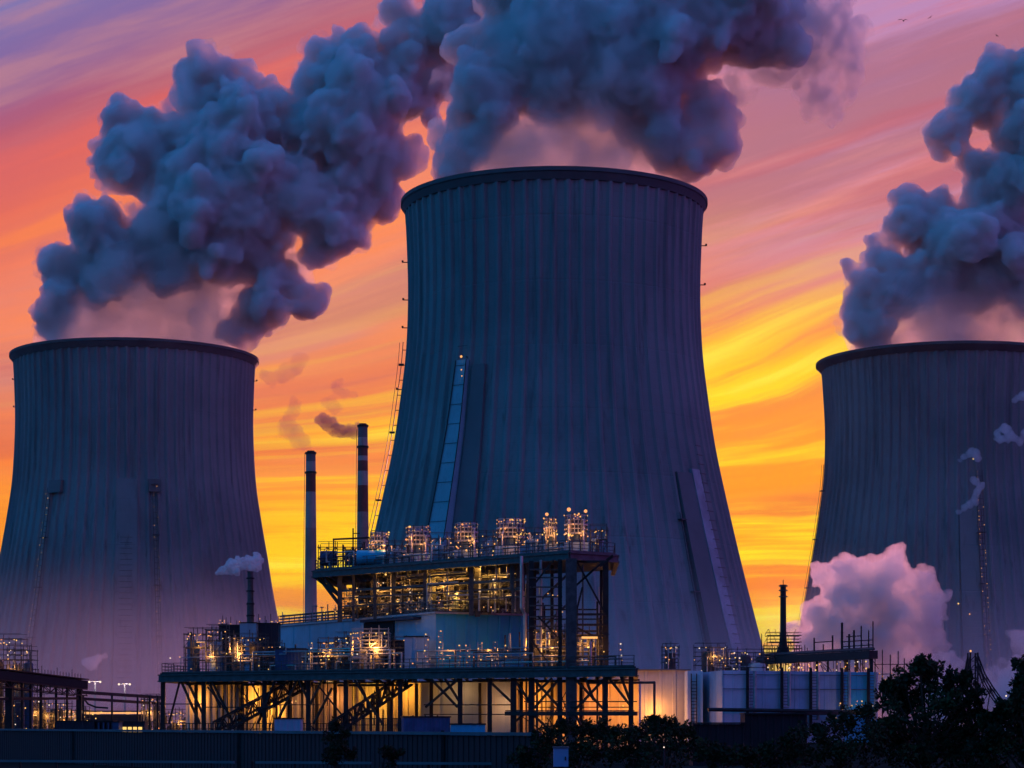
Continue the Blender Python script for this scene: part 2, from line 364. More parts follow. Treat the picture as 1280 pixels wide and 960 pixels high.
class Tower:
    def __init__(s, name, label, cx, D, prof, lip, ribs, rib_h, group='cooling towers'):
        s.D, s.c = D, at(cx, HOR, D)
        P = [((CAMZ + (HOR - y) * D / FOC), hw * D / FOC * 0.9975) for y, hw in prof]   # (z, r) from the rim downwards
        P.append((8.5, P[-1][1] + (P[-1][0] - 8.5) * 0.28))
        s.pts = catmull(P, 7); s.zt = P[0][0]; s.rt = P[0][1]
        s.o = thing(name, label, 'cooling tower', (s.c.x, s.c.y, 0), 0, group)
        n = ribs * 6; pat = (0, 0.06, 0.14, 0.26, 0.95, 1.0); vs, fs = [], []
        off = 0.5 * math.pi
        for z, r in s.pts:
            for i in range(n):
                a = 2 * math.pi * i / n + off
                rr = r + rib_h * pat[i % 6]
                vs.append((rr * math.sin(a), -rr * math.cos(a), z))
        m = len(s.pts)
        for j in range(m - 1):
            for i in range(n): fs.append((j * n + i, j * n + (i + 1) % n, (j + 1) * n + (i + 1) % n, (j + 1) * n + i))
        b = len(vs)
        for z, r in s.pts:
            for i in range(96):
                a = 2 * math.pi * i / 96; vs.append(((r - 0.9) * math.sin(a), -(r - 0.9) * math.cos(a), z))
        for j in range(m - 1):
            for i in range(96): fs.append((b + j * 96 + i, b + (j + 1) * 96 + i, b + (j + 1) * 96 + (i + 1) % 96, b + j * 96 + (i + 1) % 96))
        MB().poly(vs, fs).build('shell', M['tower_concrete'], s.o, False, None, False)
        # rim: a corbelled ring with a parapet
        rt, zt = s.rt, s.zt; L = lip * D / FOC * 0.9975
        prof2 = [(rt - 0.9, zt - 1.6), (rt + rib_h * .8, zt - 1.6), (L - .3, zt + 0.3), (L + 0.1, zt + 0.6), (L + 0.1, zt + 1.7), (L - 0.4, zt + 1.7), (L - 0.5, zt + 0.9), (rt - 1.2, zt + 0.7), (rt - 1.2, zt - 1.6)]
        MB().lathe(prof2, 160, caps=(False, False)).build('rim', M['rim_concrete'], s.o, False)
        # raking legs of the air inlet
        rb = s.pts[-1][1]
        N = 36
        for i in range(N):
            for sg in (-1, 1):
                a = 2 * math.pi * i / N; a2 = a + sg * math.pi / N
                MB().bar((rb * math.sin(a), -rb * math.cos(a), 8.7), ((rb + 2.6) * math.sin(a2), -(rb + 2.6) * math.cos(a2), 0), 1.0).build('inlet_leg', M['concrete_dark'], s.o)
        MB().lathe([(rb + 4.5, 0), (rb + 4.5, 1.6), (rb + 4.0, 1.6), (rb + 4.0, 0)], 96, caps=(False, False)).build('basin', M['concrete_dark'], s.o)
    def p(s, a, z, out=0.0):
        for (z1, r1), (z0, r0) in zip(s.pts, s.pts[1:]):
            if z0 <= z <= z1:
                r = r0 + (r1 - r0) * (z - z0) / (z1 - z0); break
        else: r = s.rt if z > s.zt else s.pts[-1][1]
        a = R(a); return Vector(((r + out) * math.sin(a), -(r + out) * math.cos(a), z))
    def zpx(s, py): return CAMZ + (HOR - py) * (s.D - 40) / FOC
    def ladder(s, a, z0, z1, out=2.0, w=1.0, lamps=0, mt='bulb_orange', r=0.28, step=2.2):
        mb = MB(); n = int((z1 - z0) / step); t = Vector((math.cos(R(a)), math.sin(R(a)), 0))
        for i in range(n):
            za, zb = z0 + (z1 - z0) * i / n, z0 + (z1 - z0) * (i + 1) / n
            pa, pb = s.p(a, za, out), s.p(a, zb, out)
            for sg in (-1, 1): mb.bar(pa + t * sg * w, pb + t * sg * w, 0.22)
            mb.bar(pa - t * w, pa + t * w, 0.18)
            if i % 2 == 0: mb.bar(pa, s.p(a, za, 0), 0.2)
            if i % 9 == 4: mb.box(pa + Vector((0, 0, 0.1)), (2 * w + 1.0, 1.6, 0.3), R(a)); 
            mb.bar(pa + s.p(a, za, 1.0) - s.p(a, za, 0), pb + s.p(a, zb, 1.0) - s.p(a, zb, 0), 0.14)
        o = mb.build('ladder', M['steel_mid'], s.o)
        for i in range(lamps):
            z = z0 + (z1 - z0) * (i + 0.4) / lamps + random.uniform(-.6, .6)
            lamp_part(o, s.p(a, z, out + 0.9) + t * random.choice((-w, w)) * .8, r * random.uniform(.6, 1.15), mt)
        return o
    def fin(s, a, z0, z1, o0, o1, w0, w1, mt, name='stair_shaft'):
        """a shaft standing on the shell along one meridian: o = how far it stands out, w = its width, bottom to top"""
        n = 24; vs, fs = [], []
        t = Vector((math.cos(R(a)), math.sin(R(a)), 0))
        for i in range(n + 1):
            f = i / n; z = z0 + (z1 - z0) * f; o_, w = o0 + (o1 - o0) * f, w0 + (w1 - w0) * f
            for out, sg in ((-2.5, -1), (o_, -1), (o_, 1), (-2.5, 1)): vs.append(s.p(a, z, out) + t * sg * w / 2)
        for i in range(n):
            for j in range(3): fs.append((4 * i + j, 4 * i + j + 1, 4 * i + 5 + j, 4 * i + 4 + j))
        fs.append((4 * n, 4 * n + 1, 4 * n + 2, 4 * n + 3))
        return MB().poly(vs, fs).build(name, M[mt], s.o)
    def ring(s, z, out=1.6, h=1.0, a0=-180, a1=180):
        mb = MB(); N = int((a1 - a0) / 4)
        for i in range(N):
            a, b = a0 + (a1 - a0) * i / N, a0 + (a1 - a0) * (i + 1) / N
            mb.bar(s.p(a, z, out), s.p(b, z, out), 0.35, 0.35); mb.bar(s.p(a, z, out) + Vector((0, 0, 1.2)), s.p(b, z, out) + Vector((0, 0, 1.2)), 0.14)
            mb.bar(s.p(a, z, 0), s.p(a, z, out), 0.25)
        return mb.build('walkway', M['steel_mid'], s.o)
    def beacon(s, a, z):
        mb = MB(); p, q_ = s.p(a, z, 0.2), s.p(a, z, 2.2)
        mb.bar(p, q_, 0.25); mb.box(q_ + Vector((0, 0, .25)), (.55, .55, .6)); return mb.build('beacon', M['steel_dark'], s.o)

TC = Tower('cooling_tower', 'largest cooling tower, ribbed and steaming, rising behind the lit process platforms', 692.5, 670,
    [(262, 184), (300, 181.5), (370, 179.5), (440, 182), (500, 189), (560, 198), (620, 210.5), (700, 229), (760, 244), (805, 255.5), (850, 268)], 191.5, 68, 0.8)
TL = Tower('cooling_tower', 'wide cooling tower standing left of the two striped chimneys', 169, 930,
    [(453, 147.5), (480, 146), (535, 144.8), (600, 148), (650, 155), (700, 163.5), (735, 169), (770, 175.5), (830, 188)], 154, 78, 0.8)
TR = Tower('cooling_tower', 'cooling tower cut by the picture edge, behind the pink ground steam', 1181, 930,
    [(458, 151.5), (480, 149.5), (540, 146.5), (600, 148.5), (650, 155), (700, 163), (765, 174.5), (830, 188)], 160, 80, 0.8)
# central tower: shafts, ladders, beacons
zc = TC.zpx
TC.fin(-28.8, 9, zc(455), 1.6, 1.2, 9.0, 4.0, 'concrete_dark', 'shaft_shade_strip')  # raised dark strip: the shadowed right side of the shaft put into colour
f = TC.fin(-35.5, 9, zc(448), 6.5, 1.9, 8.6, 3.6, 'shaft_paint')
mbx = MB()
for i in range(26):
    z = 14 + i * 3.7
    p = TC.p(-35.5, z, 6.2 - (z - 9) / (zc(448) - 9) * 4.9)
    mbx.bar(p + Vector((0.8, -.3, 0)), p + Vector((4.4 - i * .07, 1.6, 0)), 0.28)
for i in range(17):
    z = 20 + i * 5.6; k_ = (z - 9) / (zc(448) - 9); w_ = 8.6 + (3.6 - 8.6) * k_; o2 = 6.5 + (1.9 - 6.5) * k_ + .12
    t_ = Vector((math.cos(R(-35.5)), math.sin(R(-35.5)), 0)); p = TC.p(-35.5, z, o2); mbx.bar(p - t_ * w_ * .52, p + t_ * w_ * .52, .12)
mbx.build('stair_landing', M['steel_mid'], f)
for sg in (-.5, .5):
    mbx = MB()
    L_ = [TC.p(-35.5, 9 + (zc(448) - 9) * i / 20, 6.5 + (1.9 - 6.5) * i / 20 + .2) + Vector((math.cos(R(-35.5)), math.sin(R(-35.5)), 0)) * sg * (8.6 - 5.0 * i / 20) for i in range(21)]
    for a_, b_ in zip(L_, L_[1:]): mbx.bar(a_, b_, .26)
    mbx.build('guide_rail', M['steel_dark'], f)
lamp_part(f, TC.p(-34.5, zc(445), 3.2), 0.5); lamp_part(f, TC.p(-34, zc(462), 3.2), 0.28); lamp_part(f, TC.p(-33.6, zc(470), 3.2), 0.25)
f = TC.fin(46, 9, zc(588), 2.6, 1.0, 9.0, 6.5, 'concrete_dark')
f2 = TC.fin(52.0, 9, zc(582), 3.0, 1.3, 5.6, 3.8, 'panel_pale', 'pale_panel')
mbx = MB()
for i in range(27):
    z = 12 + i * 2.7
    mbx.bar(TC.p(51.0, z, 3.2), TC.p(54.5, z, 3.0), 0.2)
mbx.build('panel_joint', M['steel_mid'], f2)
TC.ladder(-86.5, 20, zc(400), 1.8, 0.9); TC.ladder(41, 10, zc(640), 1.2, 0.6)
for a, y in ((-89, 292), (-89, 342), (-89, 379), (-87, 462), (89, 322), (89, 270)): TC.beacon(a, zc(y))
TC.ring(zc(606), 1.4, 1, -70, 70) if False else None
# left tower
zl = lambda y: CAMZ + (HOR - y) * 885 / FOC
TL.ladder(-31, 8, zl(610), 1.6, 0.9, 30, 'bulb_orange', 0.2); TL.ladder(18, 8, zl(600), 1.6, 0.9, 22, 'bulb_orange', 0.18)
f = TL.fin(6, 9, zl(600), 2.0, 1.0, 9.0, 8.0, 'tower_concrete')
mb = MB()
for i in range(30): mb.bar(TL.p(3.6, 12 + i * 2.2, 2.3), TL.p(8.4, 12 + i * 2.2, 2.3), 0.18)
mb.build('stair_landing', M['steel_mid'], f)
f = TL.fin(-28, zl(616), zl(600), 1.8, 1.8, 6, 6, 'concrete_dark', 'service_box'); f = TL.fin(18, zl(616), zl(600), 1.8, 1.8, 5, 5, 'concrete_dark', 'service_box')
for a, y in ((-89, 472), (-89, 508), (89, 474), (89, 512)): TL.beacon(a, zl(y) + 6)
# right tower
TR.ladder(4, 8, zl(590), 1.8, 1.2, 50, 'bulb_orange', 0.2); TR.fin(-1, 9, zl(640), 1.8, 0.9, 8, 7, 'tower_concrete'); TR.ladder(-86.5, 30, zl(565), 1.8, 1.0)
lamp_part(TR.o, TR.p(1.5, zl(576), 2.0), 0.4, 'bulb_yellow')
lamp_part(TR.o, TR.p(-6, zl(757), 2.4), 0.45, 'bulb_yellow'); lamp_part(TR.o, TR.p(-2, zl(770), 2.4), 0.35)

# ---------------------------------------------------------------- steam
def steam_mat(name, dens, col, aniso, surf, surfcol, trans=0.35, het=None, soot=None):
    m = bpy.data.materials.new(name); m.use_nodes = True; nt = m.node_tree; nt.nodes.clear()
    o = nt.nodes.new('ShaderNodeOutputMaterial')
    vs = nt.nodes.new('ShaderNodeVolumeScatter'); vs.inputs['Color'].default_value = col + (1,)
    vs.inputs['Density'].default_value = dens; vs.inputs['Anisotropy'].default_value = aniso
    nt.links.new(vs.outputs[0], o.inputs['Volume'])
    if soot:                                  # smoke also swallows light
        ab = nt.nodes.new('ShaderNodeVolumeAbsorption'); ab.inputs['Color'].default_value = soot + (1,); ab.inputs['Density'].default_value = dens
        av = nt.nodes.new('ShaderNodeAddShader'); nt.links.new(vs.outputs[0], av.inputs[0]); nt.links.new(ab.outputs[0], av.inputs[1]); nt.links.new(av.outputs[0], o.inputs['Volume'])
    if het:                                   # patchy air: thick knots and thin gaps
        tcn = nt.nodes.new('ShaderNodeTexCoord'); f = noise(nt, tcn.outputs['Object'], het[0], 4, 0.6, 0.3)
        d = f.ss(het[1], het[2]) * dens; nt.links.new(d.s, vs.inputs['Density']); m.cycles.volume_step_rate = het[3]
    tr = nt.nodes.new('ShaderNodeBsdfTransparent'); df = nt.nodes.new('ShaderNodeBsdfDiffuse'); tl = nt.nodes.new('ShaderNodeBsdfTranslucent')
    df.inputs[0].default_value = surfcol + (1,); tl.inputs[0].default_value = surfcol + (1,)
    mx = nt.nodes.new('ShaderNodeMixShader'); mx.inputs[0].default_value = trans
    nt.links.new(df.outputs[0], mx.inputs[1]); nt.links.new(tl.outputs[0], mx.inputs[2])
    m2 = nt.nodes.new('ShaderNodeMixShader'); m2.inputs[0].default_value = surf
    nt.links.new(tr.outputs[0], m2.inputs[1]); nt.links.new(mx.outputs[0], m2.inputs[2]); nt.links.new(m2.outputs[0], o.inputs['Surface'])
    M[name] = m; return m
def ico(sub):
    bm = bmesh.new(); bmesh.ops.create_icosphere(bm, subdivisions=sub, radius=1.0)
    v = [p.co.copy() for p in bm.verts]; bm.verts.index_update(); f = [tuple(q.index for q in p.verts) for p in bm.faces]; bm.free(); return v, f
ICO = ico(2)
def tex(kind, size, **kw):
    t = bpy.data.textures.new(kind.lower(), kind); t.noise_scale = size
    for k_, v_ in kw.items(): setattr(t, k_, v_)
    return t
def steam(name, label, cat, blobs, D, mt, group=None, voxel=1.2, puff=3, seed=1, disp=(1.0, 1.0), parent=None, depth=0.55, unit=None):
    """a body of steam: round puffs grown out of one another, merged into one skin that encloses scattering air"""
    rnd = random.Random(seed); mb = MB(); sc = D / FOC
    for b in blobs:
        x, y, r = b[:3]; dy = b[3] if len(b) > 3 else rnd.uniform(-depth, depth) * r
        c = at(x, y, D + dy * sc); rr = r * sc
        L = [(c, rr)]
        for _ in range(puff):
            d = Vector((rnd.gauss(0, 1), rnd.gauss(0, 1) - .4, rnd.gauss(0, 1) + .25)).normalized()
            r2 = rr * rnd.uniform(.38, .68); L.append((c + d * (rr * .80), r2))
            for _ in range(3):
                d2 = (d + Vector((rnd.gauss(0, .8), rnd.gauss(0, .8), rnd.gauss(0, .8)))).normalized(); r3 = r2 * rnd.uniform(.34, .55)
                c3 = c + d * (rr * .80) + d2 * r2 * .85; L.append((c3, r3))
                for _ in range(3):
                    d3 = (d2 + Vector((rnd.gauss(0, .8), rnd.gauss(0, .8), rnd.gauss(0, .8)))).normalized()
                    L.append((c3 + d3 * r3 * .85, r3 * rnd.uniform(.36, .6)))
        for c2, r2 in L:
            if r2 < voxel * 1.1: continue
            mb.poly([c2 + p * r2 for p in ICO[0]], ICO[1])
    o = mb.build(name, mt, parent, True, None, False)
    md = o.modifiers.new('merge', 'REMESH'); md.mode = 'VOXEL'; md.voxel_size = voxel; md.use_smooth_shade = True
    sm = o.modifiers.new('soften', 'SMOOTH'); sm.factor = 0.5; sm.iterations = 3
    un = unit or D / 930.0
    for size, st, kind in ((24 * un, 6.0 * un * disp[0], 'VORONOI'), (9.0 * un, 2.6 * un * disp[1], 'VORONOI'), (4.2 * un, 2.3 * un * disp[1], 'VORONOI'), (8 * un, 4.6 * un * disp[1], 'CLOUDS')):
        t = tex(kind, size)
        if kind == 'VORONOI': t.distance_metric = 'DISTANCE_SQUARED'
        else: t.noise_depth = 5
        d = o.modifiers.new('billow', 'DISPLACE'); d.texture = t; d.texture_coords = 'GLOBAL'; d.direction = 'NORMAL'
        d.strength = -st if kind == 'VORONOI' else st; d.mid_level = 0.35 if kind == 'VORONOI' else 0.5
    md = o.modifiers.new('merge', 'REMESH'); md.mode = 'VOXEL'; md.voxel_size = voxel * .66; md.use_smooth_shade = True
    sm = o.modifiers.new('soften', 'SMOOTH'); sm.factor = 0.5; sm.iterations = 1
    if label: tag(o, label, cat, group)
    return o
steam_mat('steam_thick', 0.58, (0.74, 0.90, 0.96), 0.0, 0.09, (0.72, 0.82, 0.9), 0.0, (0.085, 0.26, 0.56, 0.2))
steam_mat('steam_halo', 0.13, (0.88, 0.92, 0.95), 0.2, 0.0, (0.8, 0.82, 0.88), 0.3, (0.13, 0.42, 0.68, 0.22))
steam_mat('steam_medium', 0.15, (0.97, 0.95, 0.98), 0.45, 0.03, (0.8, 0.82, 0.88), 0.4, (0.06, 0.30, 0.66, 0.25))
steam_mat('steam_thin', 0.062, (0.98, 0.95, 0.98), 0.55, 0.04, (0.9, 0.9, 0.92))
steam_mat('steam_wisp', 0.34, (0.9, 0.9, 0.93), 0.2, 0.03, (0.9, 0.9, 0.92), 0.3, (0.13, 0.36, 0.64, 0.25))
steam_mat('steam_wisp_dense', 0.9, (0.97, 0.95, 0.96), 0.2, 0.45, (0.9, 0.88, 0.9))
steam_mat('steam_ground', 0.55, (0.98, 0.95, 0.97), 0.55, 0.03, (0.92, 0.88, 0.9), 0.5, (0.16, 0.30, 0.62, 0.5))
steam_mat('steam_puff', 0.30, (0.97, 0.95, 0.97), 0.2, 0.03, (0.9, 0.88, 0.92), 0.3)
steam_mat('smoke_faint', 0.055, (0.42, 0.36, 0.5), 0.1, 0.005, (0.3, 0.3, 0.32), 0.3, None, (0.55, 0.2, 0.5))
steam_mat('smoke_grey', 0.30, (0.34, 0.3, 0.42), 0.1, 0.02, (0.2, 0.2, 0.24), 0.3, None, (0.4, 0.15, 0.4))

PL = [(72, 385, 26), (84, 345, 30), (62, 405, 20), (125, 285, 36), (140, 318, 46), (215, 300, 54), (280, 310, 44),
      (178, 195, 44), (158, 162, 26), (150, 212, 24), (205, 165, 24), (250, 112, 38), (272, 92, 26), (305, 118, 34), (345, 138, 18), (352, 122, 9), (255, 190, 48), (290, 255, 75),
      (240, 245, 60), (330, 175, 48), (355, 240, 55), (305, 150, 42), (395, 110, 30), (432, 88, 38), (400, 165, 52), (450, 140, 50), (495, 110, 40), (452, 66, 20),
      (478, 195, 36), (440, 235, 46), (425, 288, 34), (455, 300, 16), (395, 315, 20), (350, 355, 32), (382, 378, 20), (330, 385, 26), (305, 412, 22),
      (320, 320, 34), (540, 100, 32), (522, 52, 38), (560, 30, 40), (602, 8, 36), (648, 14, 20), (545, 148, 15), (500, 20, 22)]
PLM = [(90, 420, 30), (130, 422, 30), (175, 420, 32), (225, 420, 32), (268, 420, 26), (110, 350, 40), (160, 350, 44), (210, 340, 44), (95, 395, 30), (120, 385, 36), (165, 395, 40), (205, 375, 48), (250, 370, 44), (290, 350, 40), (335, 335, 34), (260, 405, 30), (370, 345, 24), (400, 310, 22), (310, 395, 24), (430, 270, 24), (480, 215, 20)]
PLB = [(85, 425, 44), (120, 425, 48), (170, 425, 52), (220, 425, 52), (262, 424, 40), (170, 390, 45), (230, 370, 40), (300, 330, 34), (345, 310, 26), (290, 415, 26)]
PC = [(572, 200, 30), (590, 160, 36), (612, 108, 46), (572, 222, 16), (650, 78, 60), (712, 52, 84), (778, 82, 74), (705, 25, 80), (780, 55, 75), (720, 100, 46), (660, 98, 46),
      (835, 130, 52), (870, 185, 30), (903, 168, 24), (880, 128, 26), (850, 208, 16), (842, 75, 48), (834, 178, 32), (860, 30, 60), (918, 18, 58), (948, 34, 44), (905, 192, 14)]
PCM = [(620, 150, 40), (800, 150, 40), (660, 200, 40), (740, 205, 40), (600, 195, 34), (640, 185, 44), (700, 180, 50), (760, 175, 46), (810, 190, 36), (575, 205, 18), (680, 150, 40), (740, 150, 40)]
PCB = [(590, 225, 42), (640, 222, 52), (700, 218, 58), (760, 216, 55), (800, 205, 48), (640, 190, 45), (740, 175, 48), (800, 190, 40)]
PCT = [(985, 50, 48), (1022, 40, 42), (1050, 55, 28), (1020, 95, 32), (1058, 85, 22), (1032, 122, 22), (1060, 120, 10), (925, 95, 24), (960, 85, 26), (1012, 138, 10), (1000, 10, 50)]
PR = [(1182, 335, 34), (1278, 335, 40), (1160, 300, 28), (1088, 402, 30), (1086, 356, 28), (1112, 372, 32), (1106, 330, 26), (1134, 350, 30), (1128, 285, 24), (1140, 262, 22), (1176, 268, 24), (1195, 300, 44), (1245, 290, 48), (1215, 350, 40), 
      (1235, 230, 34), (1275, 235, 38), (1190, 158, 26), (1228, 125, 36), (1258, 95, 28), (1296, 105, 46), (1172, 172, 14), (1178, 185, 10), (1262, 160, 26), (1300, 320, 44), (1205, 120, 14), (1330, 190, 60), (1340, 90, 50), (1300, 370, 34), (1240, 72, 10)]
PRM = [(1100, 425, 28), (1150, 420, 34), (1205, 415, 36), (1260, 420, 34), (1300, 420, 34), (1095, 410, 26), (1140, 390, 36), (1190, 375, 40), (1240, 365, 40), (1285, 385, 40), (1170, 330, 30), (1260, 320, 30)]
PRB = [(1090, 428, 32), (1120, 425, 40), (1160, 415, 50), (1200, 410, 56), (1245, 415, 46), (1290, 420, 44), (1170, 370, 40), (1225, 375, 44)]
pl = steam('steam_plume', 'tall billowing steam plume leaning right from the left cooling tower', 'steam plume', PL, 930, M['steam_thick'], 'steam plumes of the cooling towers', 0.95, 5, 3)
steam('veiled_steam', None, None, PLM, 930, M['steam_medium'], None, 1.2, 4, 14, (1, .8), pl)
steam('thin_steam', None, None, PLB, 930, M['steam_thin'], None, 1.8, 2, 4, (.6, .6), pl)
steam('steam_fringe', None, None, [(x, y, r * 1.06) for x, y, r in PL], 930, M['steam_halo'], None, 1.5, 3, 23, (1.0, 1.3), pl)
pc = steam('steam_plume', 'massive dark steam plume rising out of the largest cooling tower', 'steam plume', PC, 670, M['steam_thick'], 'steam plumes of the cooling towers', 0.75, 5, 5)
steam('veiled_steam', None, None, PCM, 670, M['steam_medium'], None, .9, 4, 15, (1, .8), pc)
steam('thin_steam', None, None, PCB, 670, M['steam_thin'], None, 1.4, 2, 6, (.6, .6), pc)
steam('ragged_steam', None, None, PCT, 690, M['steam_wisp'], None, 0.9, 5, 7, (1.0, 1.1), pc)
steam('steam_fringe', None, None, [(x, y, r * 1.06) for x, y, r in PC], 670, M['steam_halo'], None, 1.2, 3, 25, (1.0, 1.3), pc)
pr = steam('steam_plume', 'steam plume climbing off the picture edge above the right cooling tower', 'steam plume', PR, 930, M['steam_thick'], 'steam plumes of the cooling towers', 0.95, 5, 8)
steam('veiled_steam', None, None, PRM, 930, M['steam_medium'], None, 1.2, 4, 16, (1, .8), pr)
steam('thin_steam', None, None, PRB, 930, M['steam_thin'], None, 1.8, 2, 9, (.6, .6), pr)

steam('steam_fringe', None, None, [(x, y, r * 1.06) for x, y, r in PR], 930, M['steam_halo'], None, 1.5, 3, 28, (1.0, 1.3), pr)

# ---------------------------------------------------------------- haze
HZ = 0.000015; MIST = 0.0026
mh = bpy.data.materials.new('haze_air'); mh.use_nodes = True; nt = mh.node_tree; nt.nodes.clear()
ho = nt.nodes.new('ShaderNodeOutputMaterial'); hv = nt.nodes.new('ShaderNodeVolumePrincipled')
hv.inputs['Color'].default_value = (0.9, 0.88, 0.92, 1); hv.inputs['Density'].default_value = HZ; hv.inputs['Anisotropy'].default_value = 0.35
nt.links.new(hv.outputs[0], ho.inputs['Volume'])
hb = MB().box((0, 900, 159), (3600, 2400, 320)).build('haze', mh); tag(hb, kind='stuff')
# ---------------------------------------------------------------- builders for the plant
UP = Vector((0, 0, 1))
def parts_bars(name, bars, mt, parent):
    """one part per bar"""
    for b in bars: MB().bar(b[0], b[1], b[2]).build(name, M[mt], parent)
def railing(parent, pts, h=1.1, post=1.8, w=0.07, mt='steel_mid', toe=True):
    mb = MB()
    for a, b in zip(pts, pts[1:]):
        a, b = Vector(a), Vector(b); n = max(1, int((b - a).length / post))
        for i in range(n + 1):
            p = a + (b - a) * (i / n); mb.bar(p, p + UP * h, w)
        for f in (1.0, 0.66, 0.33): mb.bar(a + UP * h * f, b + UP * h * f, w * .85)
        if toe: mb.bar(a + UP * .08, b + UP * .08, w * .5, .16)
    return mb.build('railing', M[mt], parent)
def flood(parent, loc, energy, col=(1.0, 0.55, 0.13), size=0.25, kind='POINT', aim=None, mt='bulb_yellow', r=0.16, spot=110):
    col = (col[0], col[1] * .84, col[2] * .62) if col[2] < .4 else col
    o = lamp_part(parent, loc, r, mt, 'flood_lamp')
    d = bpy.data.lights.new('flood_light', kind); d.energy = energy * .6; d.color = col
    d.shadow_soft_size = size
    if kind == 'SPOT': d.spot_size = R(spot); d.spot_blend = 0.8
    l = bpy.data.objects.new('flood_light', d); COL.objects.link(l); l.parent = parent
    l.location = Vector(loc) + Vector((0, -0.3, -0.1))
    if aim is not None: l.rotation_euler = (Vector(aim) - l.location).to_track_quat('-Z', 'Y').to_euler()
    return o
def truss(mb, a, b, w, h, n, t=0.18, lat=True):
    """a box truss between two points"""
    a, b = Vector(a), Vector(b); d = (b - a).normalized(); s = d.cross(UP).normalized() * w / 2; u_ = UP * h / 2
    for sg in (-1, 1):
        for sh in (-1, 1): mb.bar(a + s * sg + u_ * sh, b + s * sg + u_ * sh, t)
        for i in range(n):
            p, q_ = a + (b - a) * (i / n), a + (b - a) * ((i + 1) / n); k_ = 1 if i % 2 else -1
            mb.bar(p + s * sg + u_ * k_, q_ + s * sg - u_ * k_, t * .6); mb.bar(p + s * sg + u_, p + s * sg - u_, t * .6)
    if lat:
        for i in range(n + 1):
            p = a + (b - a) * (i / n); mb.bar(p - s + u_, p + s + u_, t * .6); mb.bar(p - s - u_, p + s - u_, t * .6)
    return mb
def scaffold(t, w, d, h, levels, nx, mt='steel_mid', th=0.09, seed=0):
    rnd = random.Random(seed); mb = MB()
    for i in range(nx + 1):
        x = -w / 2 + w * i / nx
        for y in (-d / 2, d / 2): mb.bar((x, y, 0), (x, y, h + rnd.uniform(0, .9)), th)
        for j in range(1, levels + 1): mb.bar((x, -d / 2, h * j / levels), (x, d / 2, h * j / levels), th)
    for j in range(1, levels + 1):
        z = h * j / levels
        for y in (-d / 2, d / 2):
            mb.bar((-w / 2 - .15, y, z), (w / 2 + .15, y, z), th); mb.bar((-w / 2, y, z + .5 * h / levels), (w / 2, y, z + .5 * h / levels), th * .6)
    for i in range(nx):
        j = rnd.randrange(levels); x0, x1 = -w / 2 + w * i / nx, -w / 2 + w * (i + 1) / nx; z0, z1 = h * j / levels, h * (j + 1) / levels
        mb.bar((x0, -d / 2, z0), (x1, -d / 2, z1), th * .7)
    return mb.build('scaffold_frame', M[mt], t)
def lamps_over(t, n, w, d, h, r, mts, seed, top=0.5):
    rnd = random.Random(seed)
    for i in range(n):
        z = h * (1.0 - 0.06 * rnd.random()) if rnd.random() < top else rnd.uniform(.12, .95) * h
        lamp_part(t, (rnd.uniform(-w / 2, w / 2), rnd.choice((-d / 2 - .1, -d / 2 - .1, d / 4)), z), r * rnd.uniform(.45, 1.1), rnd.choice(mts))
OR, YE = ('bulb_orange', 'bulb_orange', 'bulb_red', 'bulb_yellow'), ('bulb_yellow', 'bulb_orange', 'bulb_yellow', 'bulb_orange', 'bulb_red', 'bulb_white')
def unit(name, label, cat, loc, w, d, h, seed, tanks=2, lamps=8, mt='steel_mid', tmt='container_blue', r=0.13, mts=OR, levels=3, nx=4, group=None, rz=0.0, light=0, horiz=False, deckbox=None):
    """process equipment: scaffolding round vessels and pipes, with its working lamps"""
    rnd = random.Random(seed); t = thing(name, label, cat, loc, rz, group)
    scaffold(t, w, d, h, levels, nx, mt, seed=seed)
    for i in range(tanks):
        x = -w / 2 + w * (i + .5) / tanks + rnd.uniform(-.08, .08) * w; rr = min(w / tanks * .36, d * .42) * rnd.uniform(.8, 1.1); hh = h * rnd.uniform(.6, .9)
        if horiz:
            MB().tube((x - w / tanks * .4, 0, rr + .5), (x + w / tanks * .4, 0, rr + .5), rr, rr, 16).build('drum', M[tmt], t, False)
        else:
            MB().lathe([(rr * .97, .15), (rr, .3), (rr, hh - .4 * rr), (rr * .86, hh - .1 * rr), (rr * .45, hh), (rr * .16, hh + .02), (rr * .16, hh + .35)], 18, (x, rnd.uniform(-.1, .1) * d)).build('vessel', M[tmt], t)
    for i in range(3):
        x = rnd.uniform(-w / 2, w / 2); y = -d / 2 + rnd.uniform(-.1, .3); z = rnd.uniform(.3, .8) * h; x2 = rnd.uniform(-w / 2, w / 2)
        MB().path([(x, y, 0), (x, y, z), (x2, y, z), (x2, y, h * rnd.uniform(.85, 1.1))], rnd.uniform(.06, .13), 7).build('pipe', M[rnd.choice(('pipe_bright', 'steel_pale', 'steel_mid'))], t)
    if deckbox: MB().box((0, 0, deckbox / 2), (w * .9, d * .8, deckbox)).build('skid_box', M['clad_slate'], t)
    lamps_over(t, lamps, w, d, h, r, mts, seed + 7)
    if light: flood(t, (rnd.uniform(-.2, .2) * w, -d / 2 - .3, h * .7), light * 2.2, (1.0, 0.48, 0.13), .3, r=r)
    return t
